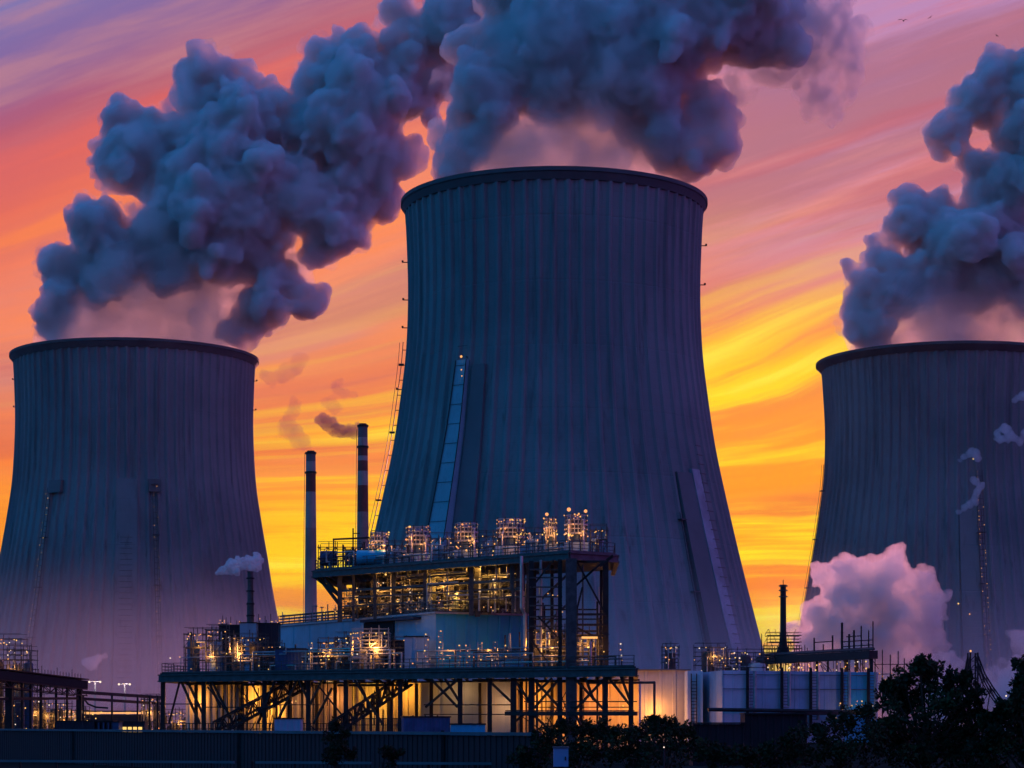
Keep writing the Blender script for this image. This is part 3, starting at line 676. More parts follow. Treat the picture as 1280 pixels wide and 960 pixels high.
def ribbed_wall(name, a, b, z0, z1, mt, parent, pitch=0.6, depth=0.12, thick=0.3):
    """sheet cladding with standing ribs between two ground points"""
    a, b = Vector((a[0], a[1], 0)), Vector((b[0], b[1], 0)); d = (b - a); L = d.length; d /= L; nrm = Vector((d.y, -d.x, 0))
    if nrm.y > 0: nrm = -nrm
    n = max(2, int(L / pitch)); pts = []
    for i in range(n):
        s = a + d * (L * i / n); w = L / n
        pts += [s, s + d * w * .7, s + d * w * .74 + nrm * depth, s + d * w * .96 + nrm * depth]
    pts.append(b); back = [b - nrm * thick, a - nrm * thick]
    P = [(p.x, p.y) for p in pts + back]; m = len(P)
    vs = [(x, y, z0) for x, y in P] + [(x, y, z1) for x, y in P]
    return MB().poly(vs, [tuple(range(m)), tuple(range(m, 2 * m))] + [(i, (i + 1) % m, m + (i + 1) % m, m + i) for i in range(m)]).build(name, M[mt], parent)
def X(px, D): return (px - 640.0) * D / FOC
def Zp(py, D): return CAMZ + (HOR - py) * D / FOC
def lerp(p, q_, t): return Vector(p) + (Vector(q_) - Vector(p)) * t

# ================================================================ lower process platform
LZ = 8.75
EL, EM, ER = Vector((X(200, 262), 262, LZ)), Vector((X(562, 242), 242, LZ)), Vector((X(795, 231), 231, LZ))
BL, BR = Vector((X(200, 262) + 2, 296, LZ)), Vector((X(795, 231) + 1.5, 262, LZ))
def front(px):
    """point of the lower deck's front edge under pixel column px"""
    a, b = (EL, EM) if px < 562 else (EM, ER)
    lo, hi = 0.0, 1.0
    for _ in range(40):
        m = (lo + hi) / 2; p = a + (b - a) * m
        if 640 + p.x * FOC / p.y < px: lo = m
        else: hi = m
    return a + (b - a) * lo
lp = thing('process_platform', 'broad lower steel platform on braced columns above the yellow lit walls', 'platform', (0, 0, 0))
MB().prism([(p.x, p.y) for p in (EL, EM, ER, BR, BL)], LZ - 0.25, LZ).build('deck', M['steel_dark'], lp)
mb = MB()
for a, b in ((EL, EM), (EM, ER), (ER, BR), (BL, EL)):
    mb.bar(a - UP * .60 - Vector((0, .12, 0)), b - UP * .60 - Vector((0, .12, 0)), .30, .75); mb.bar(a - UP * .24 - Vector((0, .3, 0)), b - UP * .24 - Vector((0, .3, 0)), .5, .14); mb.bar(a - UP * .98 - Vector((0, .3, 0)), b - UP * .98 - Vector((0, .3, 0)), .5, .14)
mb.build('edge_beam', M['steel_mid'], lp)
mb = MB()
for i in range(34):
    p = front(205 + i * 17.8); mb.bar(p - UP * .62 + Vector((0, .3, 0)), p - UP * .62 + Vector((0, 26, 0)), .22, .5)
mb.build('joists', M['steel_dark'], lp)
railing(lp, [BL, EL + Vector((.2, .2, 0)), EM + Vector((0, .2, 0)), ER + Vector((-.2, .2, 0)), BR], 1.15, 1.7, .075)
cols = [203, 254, 330, 385, 432, 500, 575, 612, 642, 664, 700, 757, 789]
for px in cols:
    p = front(px); MB().bar(p - UP * 1.05 + Vector((0, .5, 0)), (p.x, p.y + .5, 0), .5 if px not in (642, 664) else .62).build('column', M['steel_dark'], lp)
for px in (230, 290, 352, 410, 465, 535, 652, 730):
    p = front(px) + Vector((0, 10, 0)); MB().bar(p - UP * .9, (p.x, p.y, 0), .4).build('column', M['steel_dark'], lp)
def fb(px, py, dy=0.5):
    p = front(px); D = p.y + dy; return Vector((X(px, D), D, Zp(py, D)))
braces = [(211, 905, 226, 847), (224, 846, 250, 905), (232, 846, 256, 898), (258, 846, 276, 885), (262, 846, 292, 905), (322, 905, 345, 848), (345, 905, 372, 850),
          (372, 848, 388, 880), (404, 848, 388, 880), (392, 905, 415, 860), (442, 848, 478, 905), (538, 848, 572, 884), (574, 848, 532, 884), (556, 848, 575, 878), (608, 848, 642, 880),
          (642, 848, 664, 880), (690, 848, 664, 872), (668, 850, 700, 885), (698, 850, 668, 885), (668, 895, 690, 915), (700, 895, 690, 915), (718, 848, 756, 888), (756, 848, 718, 888), (720, 894, 730, 915),
          (776, 845, 789, 880), (760, 846, 788, 882), (732, 848, 742, 875), (640, 905, 655, 893), (742, 912, 756, 895)]
for a, b, c, d in braces: MB().bar(fb(a, b), fb(c, d), .22).build('brace', M['steel_dark'], lp)
for py, w, x0, x1 in ((892, .42, 632, 796), (888.5, .12, 632, 793), (877, .12, 655, 796), (884, .1, 660, 790), (880, .12, 205, 256), (884, .12, 255, 345), (881, .12, 530, 642), (893, .1, 530, 640), (881, .1, 345, 400)):
    MB().bar(fb(x0, py, .2), fb(x1, py, .2), w).build('girder', M['steel_dark'], lp)
mb = MB()
for i in range(60):
    rnd = random.Random(i); px = rnd.choice((rnd.uniform(668, 756), rnd.uniform(255, 350), rnd.uniform(400, 480))); p = front(px); y = p.y + rnd.uniform(1, 9)
    z0 = rnd.uniform(0, 5); MB().bar((p.x, y, z0), (p.x + rnd.choice((0, 0, rnd.uniform(-3, 3))), y, min(LZ - .3, z0 + rnd.uniform(2, 5))), .1).build('bracing_rod', M['steel_dark'], lp)
for k in range(6):
    px = (232, 300, 420, 590, 672, 735)[k]; p = front(px)
    MB().path([(p.x, p.y + 2, LZ - 1.2 - .2 * (k % 3)), (p.x + 7, p.y + 1.2, LZ - 1.2 - .2 * (k % 3)), (p.x + 7, p.y + 1.2, .3)], .14, 7).build('pipe', M['steel_mid'], lp)
# deck edge lamps
rnd = random.Random(5)
for i in range(46):
    px = 208 + i * 12.7 + rnd.uniform(-4, 4); p = front(px)
    lamp_part(lp, p + Vector((0, rnd.uniform(.4, 3), rnd.uniform(.3, 2.2))), rnd.uniform(.05, .11), rnd.choice(YE))

# ---------------- the clad hall under the lower platform
hp = [Vector((X(232, 275), 275, 0)), Vector((X(520, 258), 258, 0)), Vector((X(641, 252), 252, 0)), Vector((X(800, 246), 246, 0))]
ph = thing('pump_hall', 'long pale clad hall glowing yellow under the lower platform', 'building', (0, 0, 0))
ribbed_wall('wall', hp[0], hp[1], 0, LZ - 1.2, 'clad_white', ph, .95, .22)
ribbed_wall('wall', hp[1] + Vector((.02, 0, 0)), hp[2], 0, LZ - 1.2, 'clad_pale', ph, 2.6, .12)
ribbed_wall('wall', hp[2] + Vector((.02, 0, 0)), hp[3], 0, LZ - 1.2, 'clad_white', ph, 1.1, .22)
MB().prism([(p.x, p.y + .5) for p in hp] + [(p.x + 1, p.y + 24) for p in reversed(hp)], LZ - 1.3, LZ - 1.0).build('roof', M['steel_dark'], ph)
def hall_pt(px, z, out=0.0):
    for a, b in zip(hp, hp[1:]):
        if 640 + b.x * FOC / b.y >= px: break
    lo, hi = 0.0, 1.0
    for _ in range(40):
        m = (lo + hi) / 2; p = a + (b - a) * m
        if 640 + p.x * FOC / p.y < px: lo = m
        else: hi = m
    p = a + (b - a) * lo; return Vector((p.x, p.y - out, z))
for x0, x1, z0, z1 in ((455, 478, 0.2, 4.6), (352, 372, .2, 3.4)):
    a, b = hall_pt(x0, 0, .30), hall_pt(x1, 0, .30)
    dr = MB().bar(a + UP * (z0 + z1) / 2, b + UP * (z0 + z1) / 2, .10, z1 - z0).build('roller_door', M['clad_pale' if x0 < 400 else 'clad_white'], ph)
for px in (301, 343, 396, 486, 521, 600, 640, 690):
    p = hall_pt(px, 0, .45); MB().bar(p, p + UP * (LZ - 1.3), .34).build('downpipe', M['steel_dark'], ph)
for px, z, e, out, c in ((244, 5.8, 700, 1.6, (1, .50, .10)), (312, 6.2, 900, 2.0, (1, .52, .10)), (338, 4.5, 900, 1.8, (1, .54, .10)), (467, 5.6, 1100, 2.2, (1, .60, .10)), (505, 6.6, 1000, 1.4, (1, .52, .08)),
                         (660, 5.6, 900, 2.2, (1, .46, .09)), (700, 3.2, 900, 2.6, (1, .42, .10)), (742, 5.5, 1000, 2.6, (1, .38, .12)), (778, 4.8, 1100, 2.4, (1, .44, .08)), (415, 6.0, 320, 2.0, (1, .45, .2)), (565, 6.6, 160, 3.0, (1, .7, .5)), (620, 5.0, 220, 2.5, (1, .6, .4)), (372, 5.5, 200, 3.0, (1, .55, .4))):
    flood(ph, hall_pt(px, z, out * .7), e * .85, (c[0], c[1] * .86, c[2] * .6), .2, r=.10)

# ---------------- blue clad control block on the lower platform
CA, CL, CR = Vector((X(545, 250), 250, 0)), Vector((X(348, 284), 284, 0)), Vector((X(667, 255), 255, 0))
zc1 = Zp(766, 250)
cb = thing('control_block', 'bright blue clad block with a sharp corner on the lower platform', 'building', (0, 0, 0))
ribbed_wall('wall', CA, CR, LZ + .02, zc1, 'clad_blue', cb, 1.25, .10, .4)
mid1 = lerp(CL, CA, .78)
ribbed_wall('wall', mid1, CA - Vector((.03, 0, 0)), LZ + .02, zc1, 'clad_slate', cb, 5.0, .06, .4)
ribbed_wall('wall', CL, mid1 - Vector((.03, 0, 0)), LZ + 3.2, zc1 - .05, 'clad_slate', cb, 4.2, .08, .4)
ribbed_wall('wall', CL + Vector((0, 1.5, 0)), mid1 + Vector((0, 1.5, 0)), LZ + .02, LZ + 3.3, 'clad_navy', cb, 1.0, .1, .4)  # set-back lower wall; the shadow there is put into its dark navy colour
MB().prism([(CL.x, CL.y + .2), (CA.x, CA.y + .2), (CR.x, CR.y + .2), (CR.x, 290), (CL.x, 296)], zc1 - .35, zc1 - .05).build('roof', M['steel_dark'], cb)
mb = MB(); mb.bar(CL + UP * zc1 - Vector((0, .2, 0)), CA + UP * zc1 - Vector((0, .3, 0)), .35, .22); mb.bar(CA + UP * zc1 - Vector((0, .3, 0)), CR + UP * zc1 - Vector((0, .2, 0)), .35, .22)
mb.build('parapet', M['steel_pale'], cb)
d0, d1 = lerp(CL, CA, .58), lerp(CL, CA, .76)
MB().bar(d0 + UP * (zc1 - 2.1) - Vector((0, .35, 0)), d1 + UP * (zc1 - 2.1) - Vector((0, .35, 0)), .3, 3.2).build('loading_bay', M['opening'], cb)
MB().bar(d0 + UP * (zc1 - .35) - Vector((0, .8, 0)), lerp(CL, CA, .9) + UP * (zc1 - .45) - Vector((0, .8, 0)), 1.2, .3).build('canopy', M['clad_navy'], cb)
railing(cb, [CL + UP * (zc1 + .1), CA + UP * (zc1 + .1), CR + UP * (zc1 + .1)], 1.15, 1.5, .075)

# ================================================================ upper platform
UZ = Zp(690, 238)
UL, UR = Vector((X(392, 266), 266, UZ)), Vector((X(712, 237), 237, UZ))
UB, UBL = Vector((X(771, 241), 241, UZ)), Vector((X(392, 266) + 2, 290, UZ))
UBR = Vector((X(771, 241) + .5, 262, UZ))
def uf(t): return UL + (UR - UL) * t
def upx(px):
    lo, hi = 0.0, 1.0
    for _ in range(40):
        m = (lo + hi) / 2; p = uf(m)
        if 640 + p.x * FOC / p.y < px: lo = m
        else: hi = m
    return uf(lo)
up = thing('process_platform', 'upper steel platform carrying the row of lamp ringed vessels', 'platform', (0, 0, 0))
MB().prism([(p.x, p.y) for p in (UL, UR, UB, UBR, UBL)], UZ - .3, UZ).build('deck', M['steel_mid'], up)
mb = MB()
for a, b in ((UL, UR), (UR, UB), (UB, UBR), (UBL, UL)):
    mb.bar(a - UP * .5 - Vector((0, .12, 0)), b - UP * .5 - Vector((0, .12, 0)), .3, .6); mb.bar(a - UP * .18 - Vector((0, .3, 0)), b - UP * .18 - Vector((0, .3, 0)), .5, .14); mb.bar(a - UP * .86 - Vector((0, .3, 0)), b - UP * .86 - Vector((0, .3, 0)), .5, .14)
mb.build('edge_beam', M['steel_mid'], up)
mb = MB()
for i in range(24):
    p = uf(.02 + i * .042); mb.bar(p - UP * .5 + Vector((0, .4, 0)), p - UP * .5 + Vector((0, 20, 0)), .2, .4)
mb.build('joists', M['steel_mid'], up)
railing(up, [UBL, UL + Vector((.2, .2, 0)), UR + Vector((0, .2, 0)), UB + Vector((-.2, .1, 0)), UBR], 1.2, 1.5, .075)
for px, dy, w in ((424, 1, .5), (441, 1, .32), (468, 1, .36), (491, 2, .45), (531, 1, .42), (541, 4, .4), (589, 1, .5), (596, 4, .6), (641, 1, .36), (648, 2, .5), (660, 1, .3)):
    p = upx(px); MB().bar((p.x, p.y + dy, UZ - .8), (p.x, p.y + dy, zc1 - .4), w).build('column', M['steel_mid'], up)
for px in (450, 480, 510, 560, 620):
    p = upx(px); MB().bar((p.x, p.y + 14, UZ - .8), (p.x, p.y + 14, zc1 - .4), .4).build('column', M['steel_dark'], up)
pl_, pr_ = upx(424), upx(660)
for z, dy, w in ((UZ - 2.6, 1.2, .25), (zc1 + 2.4, 1.3, .16), (zc1 + 1.4, 1.0, .12), (UZ - 3.4, 14, .3), (zc1 + 2.2, 14, .3)):
    MB().bar((pl_.x, pl_.y + dy, z), (pr_.x, pr_.y + dy, z), w).build('girder', M['steel_mid'], up)
for a, b in (((398, UZ - .9), (424, zc1 + 1.6)), ((404, UZ - .9), (424, zc1 + 2.6)), ((392, UZ - .7), (424, UZ - 3.2))):
    p, q_ = upx(a[0]), upx(b[0]); MB().bar((p.x, p.y + 1, a[1]), (q_.x, q_.y + 1, b[1]), .3).build('bracket', M['steel_dark'], up)
pb0, pb1 = upx(432), upx(655)
ribbed_wall('back_wall', (pb0.x, pb0.y + 15), (pb1.x, pb1.y + 15), zc1 - .3, UZ - .8, 'clad_navy', up, 1.4, .15)
rnd = random.Random(9)
for i in range(40):
    p = upx(rnd.uniform(400, 765) if i % 2 else rnd.uniform(520, 700)); lamp_part(up, p + Vector((0, rnd.uniform(.3, 3.5), rnd.uniform(.6, 2.4))), rnd.uniform(.06, .13), rnd.choice(OR))
for px, dz, e, c in ((545, 3.6, 420, (1, .58, .10)), (571, 2.4, 300, (1, .62, .12)), (505, 3.5, 160, (1, .55, .14)), (618, 3.0, 200, (1, .60, .18)), (470, 3.2, 260, (1, .50, .12)), (440, 2.5, 200, (1, .5, .12)), (600, 5.2, 240, (1, .55, .12)), (530, 5.4, 260, (1, .55, .12)), (480, 5.0, 200, (1, .52, .12))):
    p = upx(px); flood(up, (p.x, p.y + 3.5, zc1 + dz), e * 1.4, c, .2, r=.17)

# pipework slung through the open storey and along both decks
rnd = random.Random(33)
for i in range(34):
    x0 = rnd.uniform(428, 640); p = upx(x0); q_ = upx(min(655, x0 + rnd.uniform(15, 90))); dy = rnd.uniform(.6, 9); z = rnd.uniform(zc1 + .6, UZ - 1.1); z2 = rnd.choice((z, zc1 + .1, UZ - .9))
    MB().path([(p.x, p.y + dy, rnd.choice((zc1, UZ - .8))), (p.x, p.y + dy, z), (q_.x, q_.y + dy, z), (q_.x, q_.y + dy, z2)], rnd.uniform(.06, .16), 7).build('pipe', M[rnd.choice(('pipe_bright', 'steel_pale', 'steel_mid'))], up)
for i in range(26):
    x0 = rnd.uniform(215, 760); p = front(x0); q_ = front(min(785, x0 + rnd.uniform(20, 120))); dy = rnd.uniform(.8, 2.6); z = LZ + rnd.uniform(.3, 2.6)
    MB().path([(p.x, p.y + dy, LZ), (p.x, p.y + dy, z), (q_.x, q_.y + dy, z), (q_.x, q_.y + dy, LZ + rnd.choice((0, 0, rnd.uniform(2.5, 4))))], rnd.uniform(.05, .12), 7).build('pipe', M[rnd.choice(('pipe_bright', 'steel_pale', 'steel_mid'))], lp)
for i in range(22):
    x0 = rnd.uniform(400, 700); p = upx(x0); q_ = upx(min(705, x0 + rnd.uniform(10, 60))); dy = rnd.uniform(.7, 3.4); z = UZ + rnd.uniform(.3, 2.2)
    MB().path([(p.x, p.y + dy, UZ), (p.x, p.y + dy, z), (q_.x, q_.y + dy, z), (q_.x, q_.y + dy, UZ)], rnd.uniform(.05, .11), 7).build('pipe', M[rnd.choice(('pipe_bright', 'steel_pale', 'steel_mid'))], up)
for i in range(16):
    x0 = rnd.uniform(655, 755); D = rnd.uniform(237.5, 250); x = X(x0, D); z0 = rnd.choice((LZ, LZ + 3, 0)); MB().tube((x, D, z0), (x, D, rnd.uniform(LZ + 4, UZ - 1)), rnd.uniform(.06, .14), None, 7).build('pipe', M[rnd.choice(('steel_pale', 'steel_mid', 'steel_dark'))], up)

# machines on the roof of the blue block, under the upper platform
def roofp(px, dy=3.0):
    p = upx(px); return (p.x, p.y + dy, zc1 + .02)
for i, (px, w, d, h, label, lam, lt) in enumerate((
        (447, 4.2, 3, 3.6, 'low pump skid glinting below the left end of the upper platform', 14, 0), (486, 4.6, 3, 4.2, 'dark pump skid with white lamps beside the second storey columns', 16, 0),
        (519, 3.4, 3, 3.6, 'compact valve skid left of the glowing yellow machine', 10, 0), (559, 5.6, 3.5, 5.0, 'yellow glowing machine behind railings under the upper platform', 18, 350),
        (618, 5.0, 3, 3.8, 'valve skid with an arched yellow hood under the upper platform', 14, 0))):
    unit('pump_skid', label, 'machine', roofp(px, 5.5 + (i % 2) * 2), w, d, h, 40 + i, 3, lam, 'steel_mid', 'steel_mid', .10, YE, 3, 5, 'pump skids under the upper platform', 0, lt, horiz=(i % 2 == 0))
# small things along the roof edge
hd = thing('valve_header', 'long glittering row of valves along the blue block roof edge', 'pipework', (0, 0, 0))
mb = MB(); rnd = random.Random(21)
a, b = CL + UP * (zc1 + .3) + Vector((0, 1.6, 0)), CA + UP * (zc1 + .3) + Vector((0, 1.6, 0)); c = CR + UP * (zc1 + .3) + Vector((0, 1.6, 0))
for k in range(3):
    MB().path([a + UP * (.25 + k * .4) + Vector((0, k * .4, 0)), b + UP * (.25 + k * .4) + Vector((0, k * .4, 0)), c + UP * (.25 + k * .4) + Vector((0, k * .4, 0))], .12, 7).build('pipe', M[('pipe_bright', 'steel_pale', 'steel_mid')[k]], hd)
for i in range(98):
    p = lerp(a, b, rnd.random() ** .7) if i % 3 else lerp(b, c, rnd.random()); hh = rnd.uniform(.6, 2.0); mb = MB(); mb.bar(p, p + UP * hh, rnd.uniform(.06, .14))
    if rnd.random() < .5: mb.tube(p + UP * hh, p + UP * (hh + .12), .22, .22, 8)
    if rnd.random() < .3: mb.bar(p + UP * hh * .8, p + UP * hh * .8 + (b - a).normalized() * rnd.uniform(-1.8, 1.8), .09)
    mb.build('valve', M['steel_pale'], hd)
for i in range(84):
    p = lerp(a, b, .25 + .75 * rnd.random()) if i % 3 else lerp(b, c, rnd.random() * .8); lamp_part(hd, p + Vector((0, -.3, rnd.uniform(.1, 1.7))), rnd.uniform(.05, .105), rnd.choice(YE))

# ================================================================ braced steel tower at the right
st = thing('steel_frame_tower', 'open braced steel tower joining the two platforms at their right end', 'tower', (0, 0, 0))
sp = {}
for px, D, w in ((664, 238.5, .5), (700, 236.5, .42), (714, 235.5, 1.15), (757, 238.5, .6), (668, 252, .4), (714, 251, .5), (752, 253, .4), (690, 245, .35)):
    x = X(px, D); sp[px] = (x, D); MB().bar((x, D, LZ + .02 if px not in (714,) or D > 240 else 0), (x, D, UZ - .9), w).build('column', M['steel_dark' if w < 1 else 'steel_mid'], st)
def stp(px, py, D=237.0): return Vector((X(px, D), D, Zp(py, D)))
for y in (712, 722, 734, 746, 757, 771, 783): MB().bar(stp(662, y, 238), stp(703, y, 238), .16).build('beam', M['steel_mid'], st)
for y in (702, 768, 781, 795): MB().bar(stp(716, y, 238), stp(758, y, 238), .24).build('beam', M['steel_dark'], st)
for a in ((720, 700, 756, 766), (754, 702, 720, 732), (720, 732, 742, 712), (728, 734, 720, 766), (672, 770, 700, 800), (758, 700, 766, 694), (750, 708, 766, 696), (722, 785, 752, 800), (664, 800, 685, 828), (692, 700, 664, 735)):
    MB().bar(stp(a[0], a[1], 238), stp(a[2], a[3], 238), .2).build('brace', M['steel_dark'], st)
for y in (762, 774, 789):
    D = 245; MB().bar(stp(664, y, D), stp(755, y, D), .9, .12).build('landing', M['steel_dark'], st)
mb = MB()
for i in range(3):
    z0 = LZ + 1 + i * 3.2
    for k in range(12): mb.box((X(672, 247) + k * .28, 247 + (i % 2) * 1.2, z0 + k * .26), (.32, 1.0, .06))
    mb.bar((X(672, 247), 246.5 + (i % 2) * 1.2, z0), (X(672, 247) + 3.3, 246.5 + (i % 2) * 1.2, z0 + 3.1), .12, .25)
mb.build('stairs', M['steel_mid'], st)
for px, py in ((685, 742), (697, 745), (703, 765), (662, 745), (691, 744), (700, 752)): lamp_part(st, stp(px, py, 239), .09, 'bulb_orange')
MB().path([stp(652, 695, 240), stp(652, 760, 240), stp(656, 768, 240), stp(656, 820, 240)], .18, 8).build('riser_pipe', M['pipe_bright'], st)
MB().path([stp(676, 700, 239), stp(676, 826, 239)], .14, 8).build('riser_pipe', M['steel_pale'], st)

# ================================================================ vessels on the upper platform
def drum_vessel(label, px, pyb, pyt, wpx, dy, seed, lamps, tmt='container_blue', skirt='clad_slate'):
    p = upx(px); D = p.y + dy; rnd = random.Random(seed); t = thing('process_vessel', label, 'vessel', (X(px, D), D, UZ + .02), 0, 'lamp ringed vessels on the upper platform')
    h = (Zp(pyt, D) - UZ) * .92; w = wpx * .88 * D / FOC; r = w * .40
    MB().lathe([(r, 1.3), (r, h - .5), (r * .96, h - .3), (r * .5, h - .1)], 24).build('drum', M[tmt], t)
    MB().box((0, 0, .65), (w * 1.15, w * .8, 1.3)).build('skid_box', M[skirt], t)
    mb = MB(); rr = w * .52
    for z in (h - .9, h * .55):
        for i in range(18):
            a, b = 2 * math.pi * i / 18, 2 * math.pi * (i + 1) / 18
            for dz in (0, .5, 1.0): mb.bar((rr * math.cos(a), rr * math.sin(a), z + dz), (rr * math.cos(b), rr * math.sin(b), z + dz), .09 if dz else .2)
            mb.bar((rr * math.cos(a), rr * math.sin(a), z), (rr * math.cos(a), rr * math.sin(a), z + 1.0), .08); mb.bar((rr * math.cos(a), rr * math.sin(a), z), (r * .9 * math.cos(a), r * .9 * math.sin(a), z), .08)
    mb.build('ring_gallery', M['steel_pale'], t)
    mb = MB()
    for i in range(8):
        a = 2 * math.pi * (i + .5) / 8; mb.bar((rr * math.cos(a), rr * math.sin(a), 0), (rr * math.cos(a), rr * math.sin(a), h + .3), .12)
    mb.build('scaffold_frame', M['steel_mid'], t)
    for i in range(2):
        x = rnd.choice((-1, 1)) * rr * rnd.uniform(.5, 1.0); MB().path([(x, -rr, 0), (x, -rr, h * rnd.uniform(.5, .9)), (x * .4, -r * .8, h * .9)], .1, 7).build('pipe', M['pipe_bright'], t)
    for i in range(lamps):
        a = rnd.uniform(0, 2 * math.pi); q_ = rnd.random()
        z = h + rnd.uniform(-.1, .25) if q_ < .5 else (h * .55 + rnd.uniform(0, 1) if q_ < .7 else rnd.uniform(1.2, 2.2))
        lamp_part(t, ((rr + .1) * math.cos(a), (rr + .1) * math.sin(a) if q_ < .5 else -abs((rr + .15) * math.sin(a)), z), rnd.uniform(.07, .15), rnd.choice(OR))
    for z in (h - .35, h * .55 + .55):
        for i in range(16):
            a = 2 * math.pi * (i + rnd.random()) / 16
            if rnd.random() < .75: lamp_part(t, ((rr + .05) * math.cos(a), (rr + .05) * math.sin(a), z + rnd.uniform(-.12, .12)), rnd.uniform(.045, .085), rnd.choice(OR))
    flood(t, (-rr * .7, -rr - .4, h * .75), 70, (1, .42, .14), .2, r=.12, mt='bulb_orange')
    flood(t, (rr * .6, -rr - .5, 2.4), 120, (1, .48, .16), .2, r=.16, mt='bulb_orange')
    return t
drum_vessel('small dark vessel with red lamps beside the taller striped chimney', 474, 702, 664, 24, 5, 61, 14)
drum_vessel('lamp ringed vessel in front of the pale blue tower shaft', 523, 700, 657, 32, 5, 62, 20)
drum_vessel('lamp ringed vessel between the pale blue shaft and the widest vessel', 583, 697, 652, 30, 5, 63, 22)
drum_vessel('widest lamp ringed vessel, standing over a pale blue skid', 638, 694, 647, 37, 4.5, 64, 26, skirt='clad_pale')
t1 = drum_vessel('slim vessel with one bright top lamp, left of the twin lamp vessel', 688, 690, 646, 16, 5, 65, 10)
t2 = drum_vessel('tallest vessel on the upper platform, topped by two bright lamps', 720, 690, 642, 30, 5.5, 66, 16)
lamp_part(t1, (-.4, -.8, Zp(644, 244) - UZ), .26, 'bulb_red'); lamp_part(t2, (-.8, -1.2, Zp(639, 243) - UZ), .30, 'bulb_red'); lamp_part(t2, (1.0, -1.2, Zp(641, 243) - UZ), .26, 'bulb_red')
for z, q_ in ((690, .16), (697, .12)): lamp_part(t2, (-.7, -1.3, Zp(q_ and z - 20, 243) - UZ), q_, 'bulb_orange')
p = upx(468); h_ = thing('storage_drum', 'blue horizontal drum lying near the left end of the upper platform', 'tank', (p.x, p.y + 2.6, UZ + .02))
MB().tube((-2.2, 0, 1.1), (2.2, 0, 1.1), .85, .85, 20).build('drum', M['clad_blue'], h_)
MB().box((-1.4, 0, .2), (.5, 1.4, .4)).build('saddle', M['steel_dark'], h_); MB().box((1.4, 0, .2), (.5, 1.4, .4)).build('saddle', M['steel_dark'], h_)
MB().path([(-.8, -.3, 1.8), (-.8, -.3, 2.6), (1.6, -.3, 2.6)], .09, 7).build('pipe', M['pipe_bright'], h_)
for i in range(8): lamp_part(h_, (-2.2 + i * .63, -.9, 1.9 + .15 * (i % 3)), .07, 'bulb_orange')
p = upx(420); unit('pipe_gantry', 'open pipe gantry silhouetted on the far left of the upper platform', 'gantry', (p.x + .3, p.y + 3, UZ + .02), 5.0, 3, 2.6, 71, 2, 6, 'steel_dark', 'container_blue', .08, OR, 2, 5, horiz=True)
p = upx(438); g = thing('pipe_gantry', 'goalpost frame with a tall mast beside the taller chimney', 'gantry', (p.x, p.y + 3, UZ + .02))
mb = MB()
for x, h in ((-2.2, 3.6), (-1.1, 2.9), (0.1, 4.8), (1.4, 3.2), (2.0, 2.6)): mb.bar((x, 0, 0), (x, 0, h), .16)
mb.bar((-2.3, 0, 3.5), (2.2, 0, 3.7), .2); mb.bar((-1.2, 0, 2.2), (2.1, 0, 2.2), .12); mb.bar((.1, 0, 4.2), (.9, 0, 4.2), .1); mb.bar((.1, 0, 1.2), (2, 0, 1.2), .1); mb.build('frame', M['steel_dark'], g)
for i in range(5): lamp_part(g, (-.5 + .6 * i, -.2, 1.0 + .5 * (i % 3)), .07, 'bulb_orange')
for px, label, w, h in ((497, 'grey valve cabinet between the two left vessels on the top deck', 2.4, 2.2), (553, 'riveted pump unit midway between two lamp ringed vessels', 2.8, 2.6), (612, 'pump unit left of the pale blue skid on the top deck', 2.4, 2.4), (663, 'pale cabinet unit just right of the widest vessel', 2.6, 2.4), (748, 'lone lamp lit instrument stand at the right corner of the top deck', 1.8, 2.6)):
    p = upx(px) if px < 712 else Vector((X(px, 243), 240, UZ)); unit('pump_unit', label, 'machine', (p.x, p.y + 2.4, UZ + .02), w, 1.8, h, px, 1, 9, 'steel_mid', 'clad_slate', .085, OR, 2, 3, 'small units on the upper platform', deckbox=1.0)

